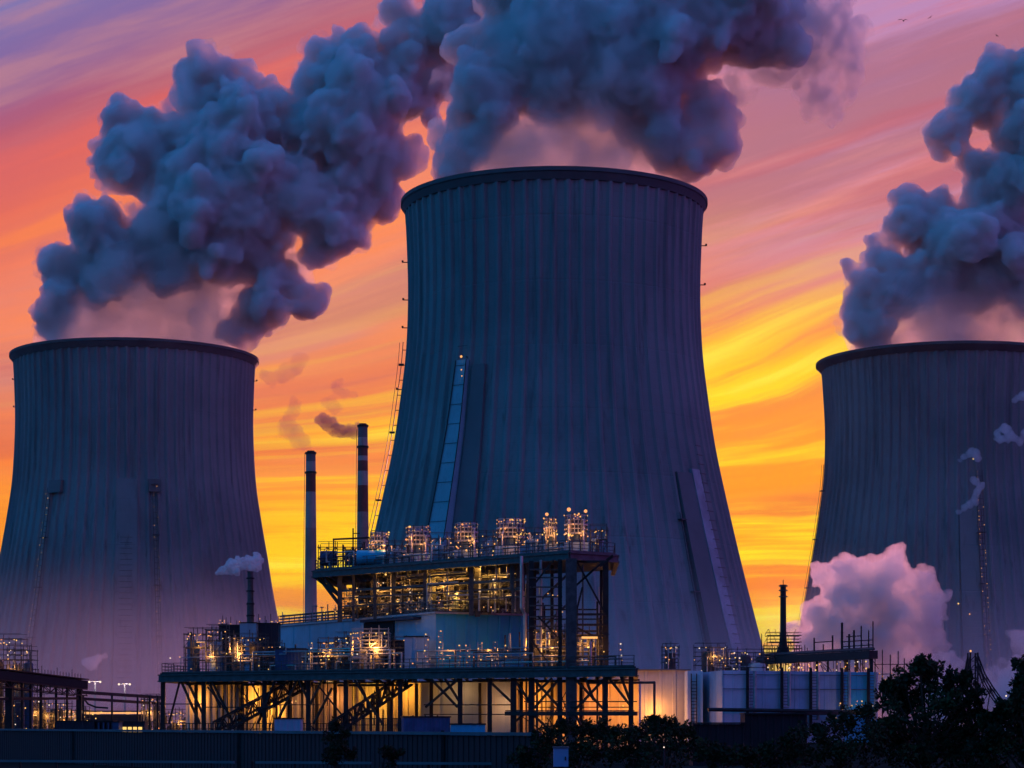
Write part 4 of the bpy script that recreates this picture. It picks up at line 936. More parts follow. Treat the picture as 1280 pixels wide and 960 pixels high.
# ================================================================ equipment on the lower platform
def lowp(px, dy): p = front(px); D = p.y + dy; return (X(px, D), D, LZ + .02)
for px, dy, w, d, h, label, tanks, lam, tm, lt, lv, nx, mts in (
        (256, 6, 4.4, 3.4, 4.6, 'pair of scaffolded tanks at the left end of the lower platform', 2, 12, 'container_blue', 60, 3, 4, OR),
        (272, 4, 2.4, 2.5, 5.0, 'slim tank in scaffolding right of the paired tanks', 1, 8, 'clad_slate', 0, 4, 2, OR),
        (309, 4, 4.6, 3, 4.0, 'orange lit scaffold below the small stack on the lower platform', 2, 20, 'steel_mid', 120, 4, 5, YE),
        (336, 7, 3.4, 3, 3.0, 'low lamp dotted rack between scaffold and ribbed blue container', 2, 14, 'steel_mid', 0, 3, 4, YE),
        (419, 4, 3.6, 3, 3.2, 'low yellow lit rack right of the ribbed blue container', 2, 16, 'steel_mid', 60, 3, 4, YE),
        (437, 6, 3.0, 3, 3.8, 'grey scaffold with a white lamp behind the low yellow rack', 1, 10, 'clad_slate', 0, 3, 3, YE),
        (463, 3, 4.2, 3, 4.2, 'brightest orange scaffold in front of the blue block loading bay', 2, 26, 'steel_mid', 260, 5, 4, YE),
        (487, 6, 3.6, 3, 3.4, 'dark scaffold between the brightest scaffold and the grey tank box', 2, 12, 'container_blue', 0, 4, 3, OR),
        (688, 8, 5.4, 4, 4.2, 'orange lit pipe nest inside the left bay of the steel tower', 3, 22, 'steel_mid', 200, 4, 5, YE),
        (736, 8, 4.0, 4, 3.6, 'pipe nest under a glowing strip in the right bay of the steel tower', 3, 20, 'steel_mid', 220, 4, 4, YE)):
    unit('pipe_scaffold', label, 'scaffold', lowp(px, dy), w, d, h, px * 3, tanks, lam, 'steel_mid' if px != 463 else 'pipe_bright', tm, .10, mts, lv, nx, 'lit scaffolds on the lower platform', 0, lt)
D_ = 247.0; o = thing('strip_lamp', 'glowing orange strip lamp in the right bay of the steel tower', 'lamp', (X(737, 238), 238, Zp(797, 238)))
MB().box((0, 0, 0), (1.7, .25, .22)).build('tube', M['bulb_orange'], o); MB().box((0, .05, .2), (1.9, .45, .14)).build('housing', M['steel_dark'], o); MB().bar((-.8, .05, .25), (-.8, .05, 1.0), .07).build('hanger', M['steel_dark'], o)
for px, e in ((300, 420), (405, 380), (470, 500), (560, 220), (610, 220), (690, 420), (735, 420), (262, 260)):
    b = lowp(px, 2.2); flood(lp, (b[0], b[1], LZ + 2.1), e, (1, .46, .12), .2, r=.10)
# rung columns with lamps
for px, top, label in ((533, 792, 'lamp studded rung mast nearest the grey tank box'), (551, 788, 'tallest lamp studded rung mast before the blue corner'), (573, 806, 'short rung mast just right of the blue corner'), (585, 806, 'rung mast second right of the blue corner'),
                       (600, 803, 'slim rung mast left of the lamp tripod on the deck'), (619, 802, 'brightest rung mast in front of the blue wall middle'), (634, 806, 'rung mast at the right end of the blue wall'), (776, 804, 'lone lamp mast on the right corner of the lower platform'), (388, 803, 'lamp mast between blue container and low yellow rack')):
    b = lowp(px, 1.6); D = b[1]; h = Zp(top, D) - LZ; t = thing('lamp_mast', label, 'mast', b, 0, 'lamp masts along the lower deck')
    mb = MB()
    for x in (-.22, .22): mb.bar((x, 0, 0), (x, 0, h), .07)
    for i in range(int(h / .3)): mb.bar((-.22, 0, .2 + i * .3), (.22, 0, .2 + i * .3), .05)
    mb.build('rungs', M['steel_pale'], t); rnd = random.Random(px)
    for i in range(int(h / .62)): lamp_part(t, (rnd.uniform(-.25, .25), -.15, h - .1 - i * .6), rnd.uniform(.06, .13), rnd.choice(YE))
# boxes and container
def clad_box(name, label, cat, loc, w, d, h, mt, rz=0, group=None, pitch=.5, door=None, top=None):
    t = thing(name, label, cat, loc, rz, group)
    ribbed_wall('front_panel', (-w / 2, -d / 2), (w / 2, -d / 2), 0, h, mt, t, pitch, .06, .15)
    MB().box((0, .08, h / 2), (w - .02, d - .32, h - .02)).build('body', M[mt], t); MB().box((0, 0, h + .07), (w + .2, d + .2, .14)).build('lid', M['steel_dark'], t)
    if door: MB().box((door, -d / 2 - .09, 1.0), (.9, .08, 2.0)).build('door', M['opening'], t)
    if top:
        mb = MB(); rnd = random.Random(int(abs(loc[0]) * 10))
        for i in range(top): x = rnd.uniform(-w / 2, w / 2); mb.bar((x, -d / 3, h + .1), (x, -d / 3, h + rnd.uniform(.4, 1.3)), .08)
        mb.build('vent_pipes', M['steel_mid'], t)
        for i in range(top): lamp_part(t, (rnd.uniform(-w / 2, w / 2), -d / 2, h + rnd.uniform(.2, .7)), .08, rnd.choice(OR))
    return t
clad_box('shipping_container', 'ribbed blue container standing on the lower platform', 'container', lowp(364, 3), 3.4, 2.5, 2.5, 'container_blue', 0, None, .35)
clad_box('tank_box', 'grey boxy tank in front of the blue block corner', 'tank', lowp(521, 4), 2.6, 2.4, 3.6, 'clad_slate', 0, None, .9)
clad_box('equipment_box', 'black box with orange lamps along its roof, left of the small stack', 'equipment box', (X(289, 272), 272, LZ + .02), 2.6, 3, Zp(783, 272) - LZ, 'opening', 0, None, .6, None, 7)
clad_box('equipment_box', 'pale blue box carrying the small steaming stack', 'equipment box', (X(312, 271), 271, LZ + .02), 2.0, 3, Zp(780, 271) - LZ, 'clad_slate', 0, None, .8)
clad_box('equipment_box', 'navy box between the small stack and the blue block', 'equipment box', (X(336, 273), 273, LZ + .02), 2.6, 3, Zp(781, 273) - LZ, 'clad_navy', 0, None, .6, None, 5)
clad_box('equipment_box', 'wide navy machine box under the blue block loading bay', 'equipment box', lowp(497, 8), 3.6, 3, 3.3, 'clad_navy', 0, None, .6)
# small stack with its steam
D = 271; s_ = thing('exhaust_stack', 'small dark stack puffing pink steam before the left cooling tower', 'stack', (X(313, D), D, Zp(780, D) + .16))
h = Zp(716, D) - Zp(780, D)
MB().lathe([(.42, 0), (.42, h * .4), (.36, h * .42), (.36, h * .98), (.42, h)], 18).build('shaft', M['steel_mid'], s_)
for f in (.12, .35, .6, .85): MB().lathe([(.5, h * f), (.5, h * f + .18), (.3, h * f + .18), (.3, h * f)], 18).build('band', M['steel_dark'], s_)
steam('steam_puff', 'small pink steam puff drifting left from the small stack', 'steam puff', [(318, 706, 8), (309, 706, 9), (322, 700, 6), (300, 705, 9), (292, 709, 8), (284, 712, 6), (277, 715, 4), (271, 717, 2.5)], 272, M['steam_wisp_dense'], None, .10, 4, 12, unit=.07)

# ================================================================ inclined conveyors below the lower platform
for a, b, label in (((268, 912), (392, 846), 'inclined lattice conveyor crossing the left yellow wall'), ((412, 914), (515, 846), 'inclined lattice conveyor rising before the central yellow door')):
    D = front(b[0]).y + 5; pa, pb = Vector((X(a[0], D), D, Zp(a[1], D))), Vector((X(b[0], D), D, Zp(b[1], D)))
    t = thing('inclined_conveyor', label, 'conveyor', (pa.x, pa.y, 0), 0, 'inclined conveyors'); o_ = Vector((pa.x, pa.y, 0))
    mb = MB(); truss(mb, pa - o_, pb - o_, 2.2, 1.7, 13, .24); mb.build('truss', M['steel_dark'], t)
    MB().bar(pa - o_ - UP * .3, pb - o_ - UP * .3, 1.6, .18).build('belt', M['opening'], t)
    for f in (.25, .5, .75):
        q_ = lerp(pa, pb, f) - o_; MB().bar(q_ - UP * .8, (q_.x, q_.y, 0), .3).build('trestle', M['steel_dark'], t)
    for f in (.15, .45, .7):
        q_ = lerp(pa, pb, f) - o_; MB().bar(q_ + UP * .9, (q_.x - 2.5, q_.y, q_.z + 4.0) if q_.z + 4.0 < LZ - 1 else (q_.x - 1.0, q_.y, LZ - 1), .18).build('hanger', M['steel_dark'], t)
# yard fences and cabins in front of the hall
D = 228; t = thing('yard_railing', 'dark mesh railing silhouetted against the central yellow door', 'railing', (0, 0, 0))
mb = MB(); x0, x1 = X(440, D), X(560, D)
for i in range(64): x = x0 + (x1 - x0) * i / 63; mb.bar((x, D, 0), (x, D, 3.4 if i % 8 else 3.7), .07 if i % 8 else .16)
for z in (3.35, 2.7, 1.9): mb.bar((x0, D, z), (x1, D, z), .09)
mb.build('bars', M['steel_dark'], t)
D = 226; t = thing('yard_railing', 'plain yard railing below the left inclined conveyor', 'railing', (0, 0, 0))
mb = MB(); x0, x1 = X(205, D), X(440, D)
for i in range(60): x = x0 + (x1 - x0) * i / 59; mb.bar((x, D, 0), (x, D, 2.9), .08)
for z in (2.85, 2.3): mb.bar((x0, D, z), (x1, D, z), .08)
mb.build('bars', M['steel_dark'], t)
D = 222
clad_box('site_cabin', 'blue site cabin standing right of the mesh railing', 'cabin', (X(532, D), D, 0), 4.6, 2.6, Zp(897, D), 'container_blue', R(8), 'site cabins', .45, 1.0)
clad_box('site_cabin', 'slate site cabin under the middle of the lower platform', 'cabin', (X(361, D), D, 0), 2.6, 2.4, Zp(899, D), 'clad_slate', 0, 'site cabins', .6)
clad_box('site_cabin', 'low pale blue cabin before the white clad wall', 'cabin', (X(585, D), D, 0), 3.4, 2.4, Zp(906, D), 'clad_blue', 0, 'site cabins', .6)
# ================================================================ striped chimneys
def chimney(label, px, D, pyt, wt, wb, bands):
    zt = Zp(pyt, D); t = thing('striped_chimney', label, 'chimney', (X(px, D), D, 0), 0, 'striped chimneys')
    rt, rb = wt / 2 * D / FOC, wb / 2 * D / FOC
    def r(z): return rb + (rt - rb) * min(1, max(0, z / zt)) ** .85
    zs = [Zp(y, D) for y in bands] + [0]; zs[0] = zt
    for i, (a, b) in enumerate(zip(zs, zs[1:])):
        pr_ = [(r(b + (a - b) * k_ / 4), b + (a - b) * k_ / 4) for k_ in range(5)]
        MB().lathe(pr_, 36).build('band', M['concrete_dark' if i == 0 else ('band_red' if i % 2 == 0 else 'band_white')] if i < len(zs) - 2 else M['chimney_brick'], t)
    for z in (zt - .2, zs[2]): MB().lathe([(r(z) - .1, z - .3), (r(z) + .3, z - .3), (r(z) + .3, z + .4), (r(z) - .1, z + .5)], 36).build('gallery', M['steel_dark'], t)
    mb = MB()
    for i in range(int(zt / 3)): mb.bar((-r(i * 3) - .4, -r(i * 3) * .2, i * 3), (-r(i * 3 + 3) - .4, -r(i * 3 + 3) * .2, i * 3 + 3), .2)
    mb.build('ladder', M['steel_dark'], t)
    MB().lathe([(rt * .8, zt - 2), (rt * .8, zt + .7), (rt * .7, zt + .7), (rt * .7, zt - 2)], 30, caps=(False, False)).build('liner', M['steel_dark'], t)
    return t
chimney('shorter chimney with broad dull bands, left of its taller neighbour', 388.5, 820, 566, 12, 19, (566, 577, 591, 615, 660))
chimney('taller chimney with narrow red and white bands near the central tower', 453.5, 800, 532, 12, 20, (532, 547, 559, 570, 576, 589, 607, 640))
steam('smoke_trail', 'dark smoke trailing left from the taller striped chimney', 'smoke', [(451, 535, 4), (446, 537, 6), (438, 537, 7), (428, 539, 8), (417, 535, 10), (408, 529, 9), (404, 525, 6), (418, 528, 6)], 805, M['smoke_grey'], None, .35, 4, 31, unit=.3)
steam('smoke_trail', 'faint mauve smoke curling above the shorter striped chimney', 'smoke', [(385, 560, 4), (378, 553, 8), (370, 545, 12), (360, 540, 13), (356, 527, 10), (365, 515, 10), (368, 505, 8), (372, 550, 10)], 825, M['smoke_faint'], None, .7, 4, 32, unit=.4)
steam('smoke_trail', 'barely visible smoke shred drifting between plume and chimney tops', 'smoke', [(350, 470, 10), (362, 462, 12), (374, 456, 10), (338, 474, 9), (330, 470, 6)], 830, M['smoke_faint'], None, .7, 4, 33, unit=.4)
steam('smoke_trail', 'small smoke shreds above the taller striped chimney', 'smoke', [(420, 485, 9), (432, 490, 7), (425, 478, 7), (410, 503, 8), (418, 510, 9), (444, 493, 4)], 810, M['smoke_faint'], None, .6, 4, 34, unit=.4)

# ================================================================ right side: slate blue block, pipe rack, stack
D = 330.0; zb = Zp(838, D)
bb = thing('service_building', 'long slate blue block at the foot of the central tower', 'building', (0, 0, 0))
xs = [903, 937, 980, 1016, 1055, 1097]
MB().prism([(X(903, D) + .1, D + .2), (X(1096, D + 8), D + 8.2), (X(1096, D + 8), D + 30), (X(903, D) + .1, D + 26)], 0, zb - .1).build('core', M['clad_slate'], bb)
ribbed_wall('side_wall', (X(877, D + 14), D + 14), (X(903, D), D), 0, zb, 'clad_slate', bb, 4, .05)
for i, (a, b) in enumerate(zip(xs, xs[1:])):
    Da, Db = D + 8 * (a - 903) / 194.0, D + 8 * (b - 903) / 194.0
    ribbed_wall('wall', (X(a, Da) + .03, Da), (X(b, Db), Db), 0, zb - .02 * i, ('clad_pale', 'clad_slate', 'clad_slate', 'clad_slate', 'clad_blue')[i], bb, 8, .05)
mb = MB()
for py in (843, 861): mb.bar(Vector((X(904, D - .3), D - .3, Zp(py, D))), Vector((X(1096, D + 7.7), D + 7.7, Zp(py, D))), .1, .1)
mb.build('panel_joint', M['steel_mid'], bb)
for i, px in enumerate((939, 982, 1018, 1057, 1090)):
    Dp = D + 8 * (px - 903) / 194.0 - .8; x = X(px, Dp)
    MB().bar((x - .55, Dp, 2.2), (x - .55, Dp, zb + .5), .42).build('downpipe', M['steel_dark'], bb)
    MB().tube((x + .5, Dp - .2, 3.4 + (i % 2) * 2), (x + .5, Dp - .2, zb - .1), .26, .26, 10).build('vent_duct', M['steel_pale'], bb)
    mb = MB()
    for k_ in range(16): mb.bar((x - .5, Dp - .3, 3 + k_ * .45), (x + .5, Dp - .3, 3 + k_ * .45), .07)
    mb.build('ladder', M['steel_mid'], bb)
MB().path([(X(885, D - 2), D - 2, Zp(887, D)), (X(1000, D + 2.2), D + 2.2, Zp(888.5, D)), (X(1085, D + 5), D + 5, Zp(890, D))], .28, 8).build('pipe', M['steel_dark'], bb)
MB().bar((X(1005, D + 1), D + 1, Zp(892, D)), (X(1082, D + 4.4), D + 4.4, Zp(891, D)), 1.2, .5).build('gallery', M['steel_dark'], bb)
rnd = random.Random(3)
for i in range(26):
    px = rnd.uniform(1045, 1096) if i % 3 else rnd.choice((1018, 1022, 1056, 1045)); lamp_part(bb, (X(px, D + 5), D + 5 + rnd.uniform(-.5, .5), Zp(rnd.uniform(876, 889) if i % 3 else rnd.uniform(870, 902), D)), rnd.uniform(.07, .15), rnd.choice(YE))
flood(bb, (X(1082, D + 3), D + 3, Zp(884, D)), 160, (1, .6, .25), .2, r=.15)
D = 338.0; an = thing('annex', 'narrow lavender annex with a ladder beside the slate blue block', 'building', (X(869, D), D, 0))
MB().box((0, 3, Zp(838.5, D) / 2), (2.3, 6, Zp(838.5, D))).build('body', M['clad_pale'], an)
mb = MB()
for x in (-.4, .4): mb.bar((x - .2, -.2, 1), (x - .2, -.2, Zp(842, D)), .14)
for k_ in range(17): mb.bar((-.6, -.2, 1.2 + k_ * .5), (.2, -.2, 1.2 + k_ * .5), .09)
mb.build('ladder', M['steel_dark'], an); MB().box((0, -.1, 1.2), (1.6, .3, 2.4)).build('door', M['opening'], an)
D = 345.0; bw = thing('basin_wall', 'pale basin wall washed orange beside the lower platform', 'wall', (0, 0, 0))
ribbed_wall('wall', (X(740, D), D), (X(863, D), D), 0, Zp(838, D), 'clad_white', bw, 1.9, .12, .6)
MB().bar((X(740, D), D - .1, Zp(838, D) + .1), (X(863, D), D - .1, Zp(838, D) + .1), .9, .2).build('coping', M['concrete_dark'], bw)
for px, z, e in ((818, 4.8, 1500), (775, 5.2, 900)): flood(bw, (X(px, D - 1.8), D - 1.8, z), e, (1, .42, .08), .3, r=.12)
flood(bw, (X(840, D - 9), D - 9, 3.5), 500, (1, .36, .26), .3, r=.1)
# plant at the foot of the central tower
for px, w, h, label in ((838, 2.6, 3.6, 'lit pipe frame on the basin wall at the tower foot'), (888, 5.0, 4.2, 'glowing pipe cluster above the slate block, under the pale panel'), (912, 4.0, 2.6, 'small lamp cluster on the slate block roof'), (932, 5.5, 3.4, 'thin lamp rack at the bottom corner of the central tower')):
    D = 352; unit('pipe_cluster', label, 'pipework', (X(px, D), D, Zp(839, D) - .5 if px > 870 else Zp(838, 345) + .2), w, 2.4, h, px, 1, 13, 'steel_mid', 'steel_mid', .15, YE, 3, 4, 'lit pipework at the tower foot', 0, 140 if px == 888 else 0)
D = 352; MB_ = thing('water_tank', 'small white tank on the roof of the slate blue block', 'tank', (X(945, D), D, Zp(839, D)))
MB().lathe([(1.5, 0), (1.5, 1.0), (1.3, 1.25), (.3, 1.35)], 24).build('drum', M['clad_white'], MB_); MB().lathe([(1.55, .5), (1.55, .6), (1.4, .6), (1.4, .5)], 24).build('hoop', M['steel_mid'], MB_)
# pipe rack
D = 372.0; rk = thing('pipe_rack', 'long dark pipe rack running over the slate blue block', 'pipe rack', (0, 0, 0))
a, b = at(950, 826, D + 30), at(1106, 819, D - 8)
a = Vector((X(950, D + 25), D + 25, Zp(826, D + 25))); b = Vector((X(1092, D - 10), D - 10, a.z))
MB().bar(a, b, 1.6, 1.3).build('beam', M['steel_dark'], rk)
for k_ in range(3): MB().tube(a + UP * (.9 + .1 * k_) + Vector((0, -.5 + k_ * .5, 0)), b + UP * (.9 + .1 * k_) + Vector((0, -.5 + k_ * .5, 0)), .2, .2, 8).build('pipe', M['steel_mid'], rk)
for f, w in ((.05, .3), (.2, .3), (.36, .3), (.52, .35), (.62, .3), (.78, .55), (.86, .35), (.98, .6)):
    q_ = lerp(a, b, f); MB().bar((q_.x, q_.y, 0), q_ - UP * .5, w).build('column', M['steel_dark'], rk)
for f, h, w in ((.50, 3.4, .25), (.58, 2.2, .2), (.66, 3.6, .25), (.74, 5.6, .35), (.80, 3.6, .3), (.84, 4.2, .3), (.90, 4.8, .22), (.96, 4.0, .2), (.995, 5.4, .18)):
    q_ = lerp(a, b, f); MB().bar(q_, q_ + UP * h, w).build('post', M['steel_dark'], rk)
for f0, f1, h in ((.50, .66, 2.6), (.74, .99, 2.4), (.78, .90, 3.2), (.74, .995, 1.6)):
    MB().bar(lerp(a, b, f0) + UP * h, lerp(a, b, f1) + UP * h, .16).build('rail', M['steel_dark'], rk)
rnd = random.Random(14)
for i in range(60):
    q_ = lerp(a, b, rnd.random()); lamp_part(rk, q_ + Vector((0, -.9, -rnd.uniform(.9, 3.2))), rnd.uniform(.08, .2), rnd.choice(YE))
for i in range(70):
    q_ = lerp(a, b, rnd.random()); MB().bar(q_ - UP * .6 + Vector((0, .8, 0)), q_ - UP * rnd.uniform(1.5, 4.0) + Vector((rnd.choice((0, 0, 1.2)), .8, 0)), .1).build('hanger', M['steel_dark'], rk)
flood(rk, lerp(a, b, .35) - UP * 1.6 - Vector((0, 1.4, 0)), 420, (1, .5, .18), .3, r=.2); flood(rk, lerp(a, b, .93) - UP * 2.2 - Vector((0, 1.4, 0)), 420, (1, .5, .22), .3, r=.2)
mr = thing('mast_row_frame', 'spindly pole frame at the right end of the pipe rack', 'frame', (X(1106, 368), 368, 0)); mb = MB()
for x, h in ((-1.6, 13.5), (-.4, 15.0), (.9, 14.2), (2.2, 14.8), (3.2, 13.6)): mb.bar((x, 0, 0), (x, 0, h), .16)
for z in (9.5, 11.0, 12.6): mb.bar((-1.8, 0, z), (3.6, 0, z), .12)
mb.build('poles', M['steel_dark'], mr)
for i in range(9): lamp_part(mr, (-1.4 + .5 * i, -.3, 9.6 + .5 * (i * 7 % 4)), .12, 'bulb_orange')
# scaffold platform with the thin stack
D = 392.0; zt = Zp(829, D)
sc_ = thing('scaffold_deck', 'three tier open scaffold around the thin stack, black against yellow sky', 'scaffold', (X(979, D), D, 0))
mb = MB(); rnd = random.Random(8)
for i in range(9):
    x = -3.6 + i * .95
    for y in (-1.6, 1.6): mb.bar((x, y, 0), (x, y, zt + rnd.uniform(2.6, 5.3)), .13)
for j, (x0, x1) in enumerate(((-3.9, 4.7), (-3.8, 4.6), (-3.6, 3.0), (-2.6, 3.0), (-3.0, 3.0))):
    z = zt + .2 + j * 1.15
    for y in (-1.6, 1.6): mb.bar((x0, y, z), (x1, y, z), .16); mb.bar((x0, y, z + .55), (x1, y, z + .55), .08)
    for i in range(6): mb.bar((-3.4 + i, -1.6, z), (-3.4 + i + rnd.uniform(-.8, .8), -1.6, z + 1.1), .08)
mb.build('frame', M['steel_dark'], sc_)
MB().lathe([(2.1, zt), (2.1, zt + 1.2), (1.2, zt + 2.0), (.9, zt + 2.9)], 16).build('hopper', M['steel_dark'], sc_)
for i in range(12): lamp_part(sc_, (rnd.uniform(-3.6, 4), -1.8, zt - rnd.uniform(-1.0, 1.6)), rnd.uniform(.1, .18), rnd.choice(YE))
ts = thing('exhaust_stack', 'thin dark stack rising from scaffolding against the yellow sky', 'stack', (X(979, D), D, zt + 2.9)); h = Zp(731, D) - zt - 2.9
MB().lathe([(.75, 0), (.55, h * .2), (.5, h * .97), (.62, h * .97), (.62, h)], 16).build('shaft', M['steel_dark'], ts)
mb = MB()
for f in (.8, .9, .97): mb.lathe([(.78, h * f), (.78, h * f + .2), (.4, h * f + .2), (.4, h * f)], 16)
mb.build('collar', M['steel_mid'], ts); MB().bar((0, 0, h), (0, 0, h + .9), .12).build('rod', M['steel_dark'], ts)
# lattice trestle at the right
D = 300.0; lt = thing('lattice_trestle', 'dark lattice trestle with sloping arms behind the broad tree', 'trestle', (X(1216, D), D, 0))
mb = MB(); ht = Zp(816, D)
for x in (-.5, .5):
    for y in (-.8, .8): mb.bar((x, y, 0), (x, y, ht), .2)
for k_ in range(11): mb.bar((-.5, -.8, k_ * ht / 11), (.5, -.8, (k_ + 1) * ht / 11), .1); mb.bar((-.5, -.8, k_ * ht / 11), (.5, -.8, k_ * ht / 11), .1)
prev = None
for sg, L in ((1, 6.4), (-1, 3.2)):
    pts = [(sg * (.5 + L * f), ht * (1 - .78 * f ** .7) - .3) for f in (0, .15, .3, .5, .7, .85, 1)]
    for (xa, za), (xb, zb_) in zip(pts, pts[1:]):
        for y in (-.8, .8): mb.bar((xa, y, za), (xb, y, zb_), .16); mb.bar((xa, y, za - 1.2), (xb, y, zb_ - 1.2), .14); mb.bar((xa, y, za), (xb, y, zb_ - 1.2), .09)
    for xa, za in pts[1:]: mb.bar((xa, 0, za), (xa * .5, 0, 0), .12); mb.bar((xa, .5, za - .5), (xa * .2, .5, max(0, za - 4)), .09)
mb.build('lattice', M['steel_dark'], lt); lamp_part(lt, (-.5, -1, ht + .2), .2, 'bulb_orange'); lamp_part(lt, (4.2, -1.2, Zp(870, D)), .16, 'bulb_white')

# steam near the ground
steam('steam_cloud', 'big pink steam cloud boiling up before the right cooling tower', 'steam cloud',
      [(1055, 712, 15), (1050, 740, 24), (1062, 765, 34), (1030, 775, 26), (1015, 795, 24), (1000, 790, 14), (1090, 790, 44), (1100, 745, 26), (1105, 718, 18), (1112, 706, 11), (1128, 735, 22), (1142, 760, 26), (1150, 790, 24), (1130, 805, 34), (1060, 815, 36), (1020, 820, 24), (1100, 830, 36), (1150, 818, 18), (1150, 728, 14), (1075, 735, 16), (1162, 775, 10), (1050, 860, 34), (1100, 870, 36), (1150, 865, 32), (1120, 895, 34), (1075, 900, 30), (1170, 895, 26), (1010, 850, 18)],
      480, M['steam_ground'], 'steam clouds near the ground', .45, 6, 41, (1.5, 1.9))
steam('steam_cloud', 'low lilac steam bank behind the lattice trestle at the right edge', 'steam cloud',
      [(1175, 850, 18), (1190, 838, 13), (1165, 855, 14), (1240, 850, 20), (1262, 845, 22), (1275, 800, 10), (1262, 792, 6), (1285, 812, 12), (1290, 850, 24), (1205, 862, 18), (1225, 870, 22), (1182, 745, 5), (1176, 747, 4), (1255, 875, 26), (1180, 880, 26), (1210, 890, 22), (1300, 880, 30), (1186, 822, 13), (1198, 832, 14), (1232, 836, 13), (1250, 826, 11), (1270, 826, 14)],
      430, M['steam_ground'], 'steam clouds near the ground', .5, 4, 42, (1.3, 1.4))
steam('steam_puff', 'lower curling steam puff on the right cooling tower face', 'steam puff', [(1198, 640, 3.2), (1205, 635, 4.0), (1212, 630, 4.8), (1218, 624, 5.6), (1222, 616, 5.6), (1226, 608, 5.6), (1220, 602, 4.8), (1217, 600, 4.0)], 860, M['steam_puff'], 'steam puffs on the right tower', .28, 4, 43, unit=.15)
steam('steam_puff', 'slanting steam puff above the curling one on the right tower', 'steam puff', [(1200, 576, 2.5), (1205, 571, 4.0), (1212, 567, 4.8), (1219, 566, 5.6), (1222, 573, 4.8), (1214, 562, 3.2)], 860, M['steam_puff'], 'steam puffs on the right tower', .28, 4, 44, unit=.15)
steam('steam_puff', 'steam puff nearest the picture edge on the right tower', 'steam puff', [(1246, 541, 5.6), (1256, 536, 6.5), (1262, 545, 6.5), (1250, 549, 6.5), (1268, 547, 5.6), (1275, 551, 4.8), (1283, 540, 5.6)], 860, M['steam_puff'], 'steam puffs on the right tower', .28, 4, 45, unit=.15)
steam('steam_puff', 'tiny steam puff at the picture edge, topmost on the right tower', 'steam puff', [(1270, 500, 4.5), (1276, 497, 5.5), (1284, 495, 5.5)], 860, M['steam_puff'], 'steam puffs on the right tower', .28, 4, 47, unit=.15)
steam('steam_puff', 'faint violet steam puff low on the left cooling tower', 'steam puff', [(108, 828, 6), (115, 826, 7), (122, 822, 6), (130, 819, 4), (113, 832, 6)], 640, M['steam_puff'], None, .3, 4, 46, unit=.2)

# ================================================================ left side
D = 300.0; pb = thing('pipe_bridge', 'dark covered pipe bridge sloping in from the left edge', 'pipe bridge', (0, 0, 0))
a, b = Vector((X(-30, D - 14), D - 14, Zp(841, D - 14))), Vector((X(101, D + 14), D + 14, Zp(856, D + 14)))
MB().bar(a, b, 2.2, 1.1).build('girder', M['opening'], pb); MB().bar(a + UP * .75, b + UP * .75, 2.6, .14).build('roof', M['steel_dark'], pb)
mb = MB(); truss(mb, a - UP * 1.1, b - UP * 1.1, 2.0, .9, 16, .14, False); mb.build('truss', M['steel_dark'], pb)
for f, w in ((.30, .9), (.60, .35), (.42, .25), (.75, .3), (.985, .7), (.5, .3), (.86, .25)):
    q_ = lerp(a, b, f); MB().bar((q_.x, q_.y - .2, 0), q_ - Vector((0, .2, .5)), w).build('column', M['steel_dark'], pb)
MB().bar(lerp(a, b, .1) - UP * 3.2, b - UP * 1.9, .5, .35).build('girder', M['steel_dark'], pb)
mb = MB()
for i in range(34):
    q_ = lerp(a, b, i / 33); mb.bar(q_ + UP * .8, q_ + UP * (1.5 + .5 * (i % 5 == 0)), .08)
mb.build('handrail', M['steel_dark'], pb)
D = 322.0; p2 = thing('pipe_bridge', 'slim twin pipe bridge between the covered bridge and lower platform', 'pipe bridge', (0, 0, 0))
for dz, w in ((0, .45), (-.9, .4)): MB().bar((X(101, D - 6), D - 6, Zp(866, D) + dz), (X(204, D + 10), D + 10, Zp(871, D) + dz), w).build('pipe', M['steel_dark'], p2)
for px in (104, 140, 172, 187, 197): MB().bar((X(px, D + 2), D + 2, 0), (X(px, D + 2), D + 2, Zp(869, D)), .25).build('column', M['steel_dark'], p2)
MB().path([(X(104, D), D, Zp(872, D)), (X(110, D), D, Zp(880, D)), (X(120, D), D, Zp(884, D)), (X(135, D), D, Zp(885, D))], .14, 6).build('hose', M['steel_dark'], p2)
for i in range(30): pass
D = 335.0; lg = thing('lit_gallery', 'long low gallery with a glowing orange strip left of the platform', 'gallery', (X(143, D), D, 0))
MB().box((0, 1, Zp(893, D) / 2), (10.4, 2, Zp(893, D))).build('body', M['clad_navy'], lg); MB().box((0, .9, Zp(890, D) + .12), (10.8, 2.4, .16)).build('roof', M['steel_dark'], lg)
MB().box((0, -.1, Zp(891.3, D)), (9.2, .3, .22)).build('light_strip', M['bulb_orange'], lg)
for i in range(9): lamp_part(lg, (-5.2 + i * .42, -.6, Zp(886 + (i * 5) % 18, D)), .14, 'bulb_yellow')
D = 350.0
for px, py, label in ((119, 852, 'twin headed lamp post left of its neighbour, before the left tower'), (156, 855, 'twin headed lamp post nearer the lower platform')):
    t = thing('lamp_post', label, 'lamp post', (X(px, D), D, 0), 0, 'twin headed lamp posts'); h = Zp(py, D)
    MB().lathe([(.2, 0), (.12, h)], 10).build('post', M['steel_pale'], t); MB().bar((-1.0, 0, h), (1.0, 0, h), .12).build('arm', M['steel_pale'], t)
    for x in (-.9, .8): lamp_part(t, (x, -.1, h - .05), .24, 'bulb_white', 'lamp_head')
    l = flood(t, (0, -1.0, h), 260, (1, .75, .7), .3, r=.1)
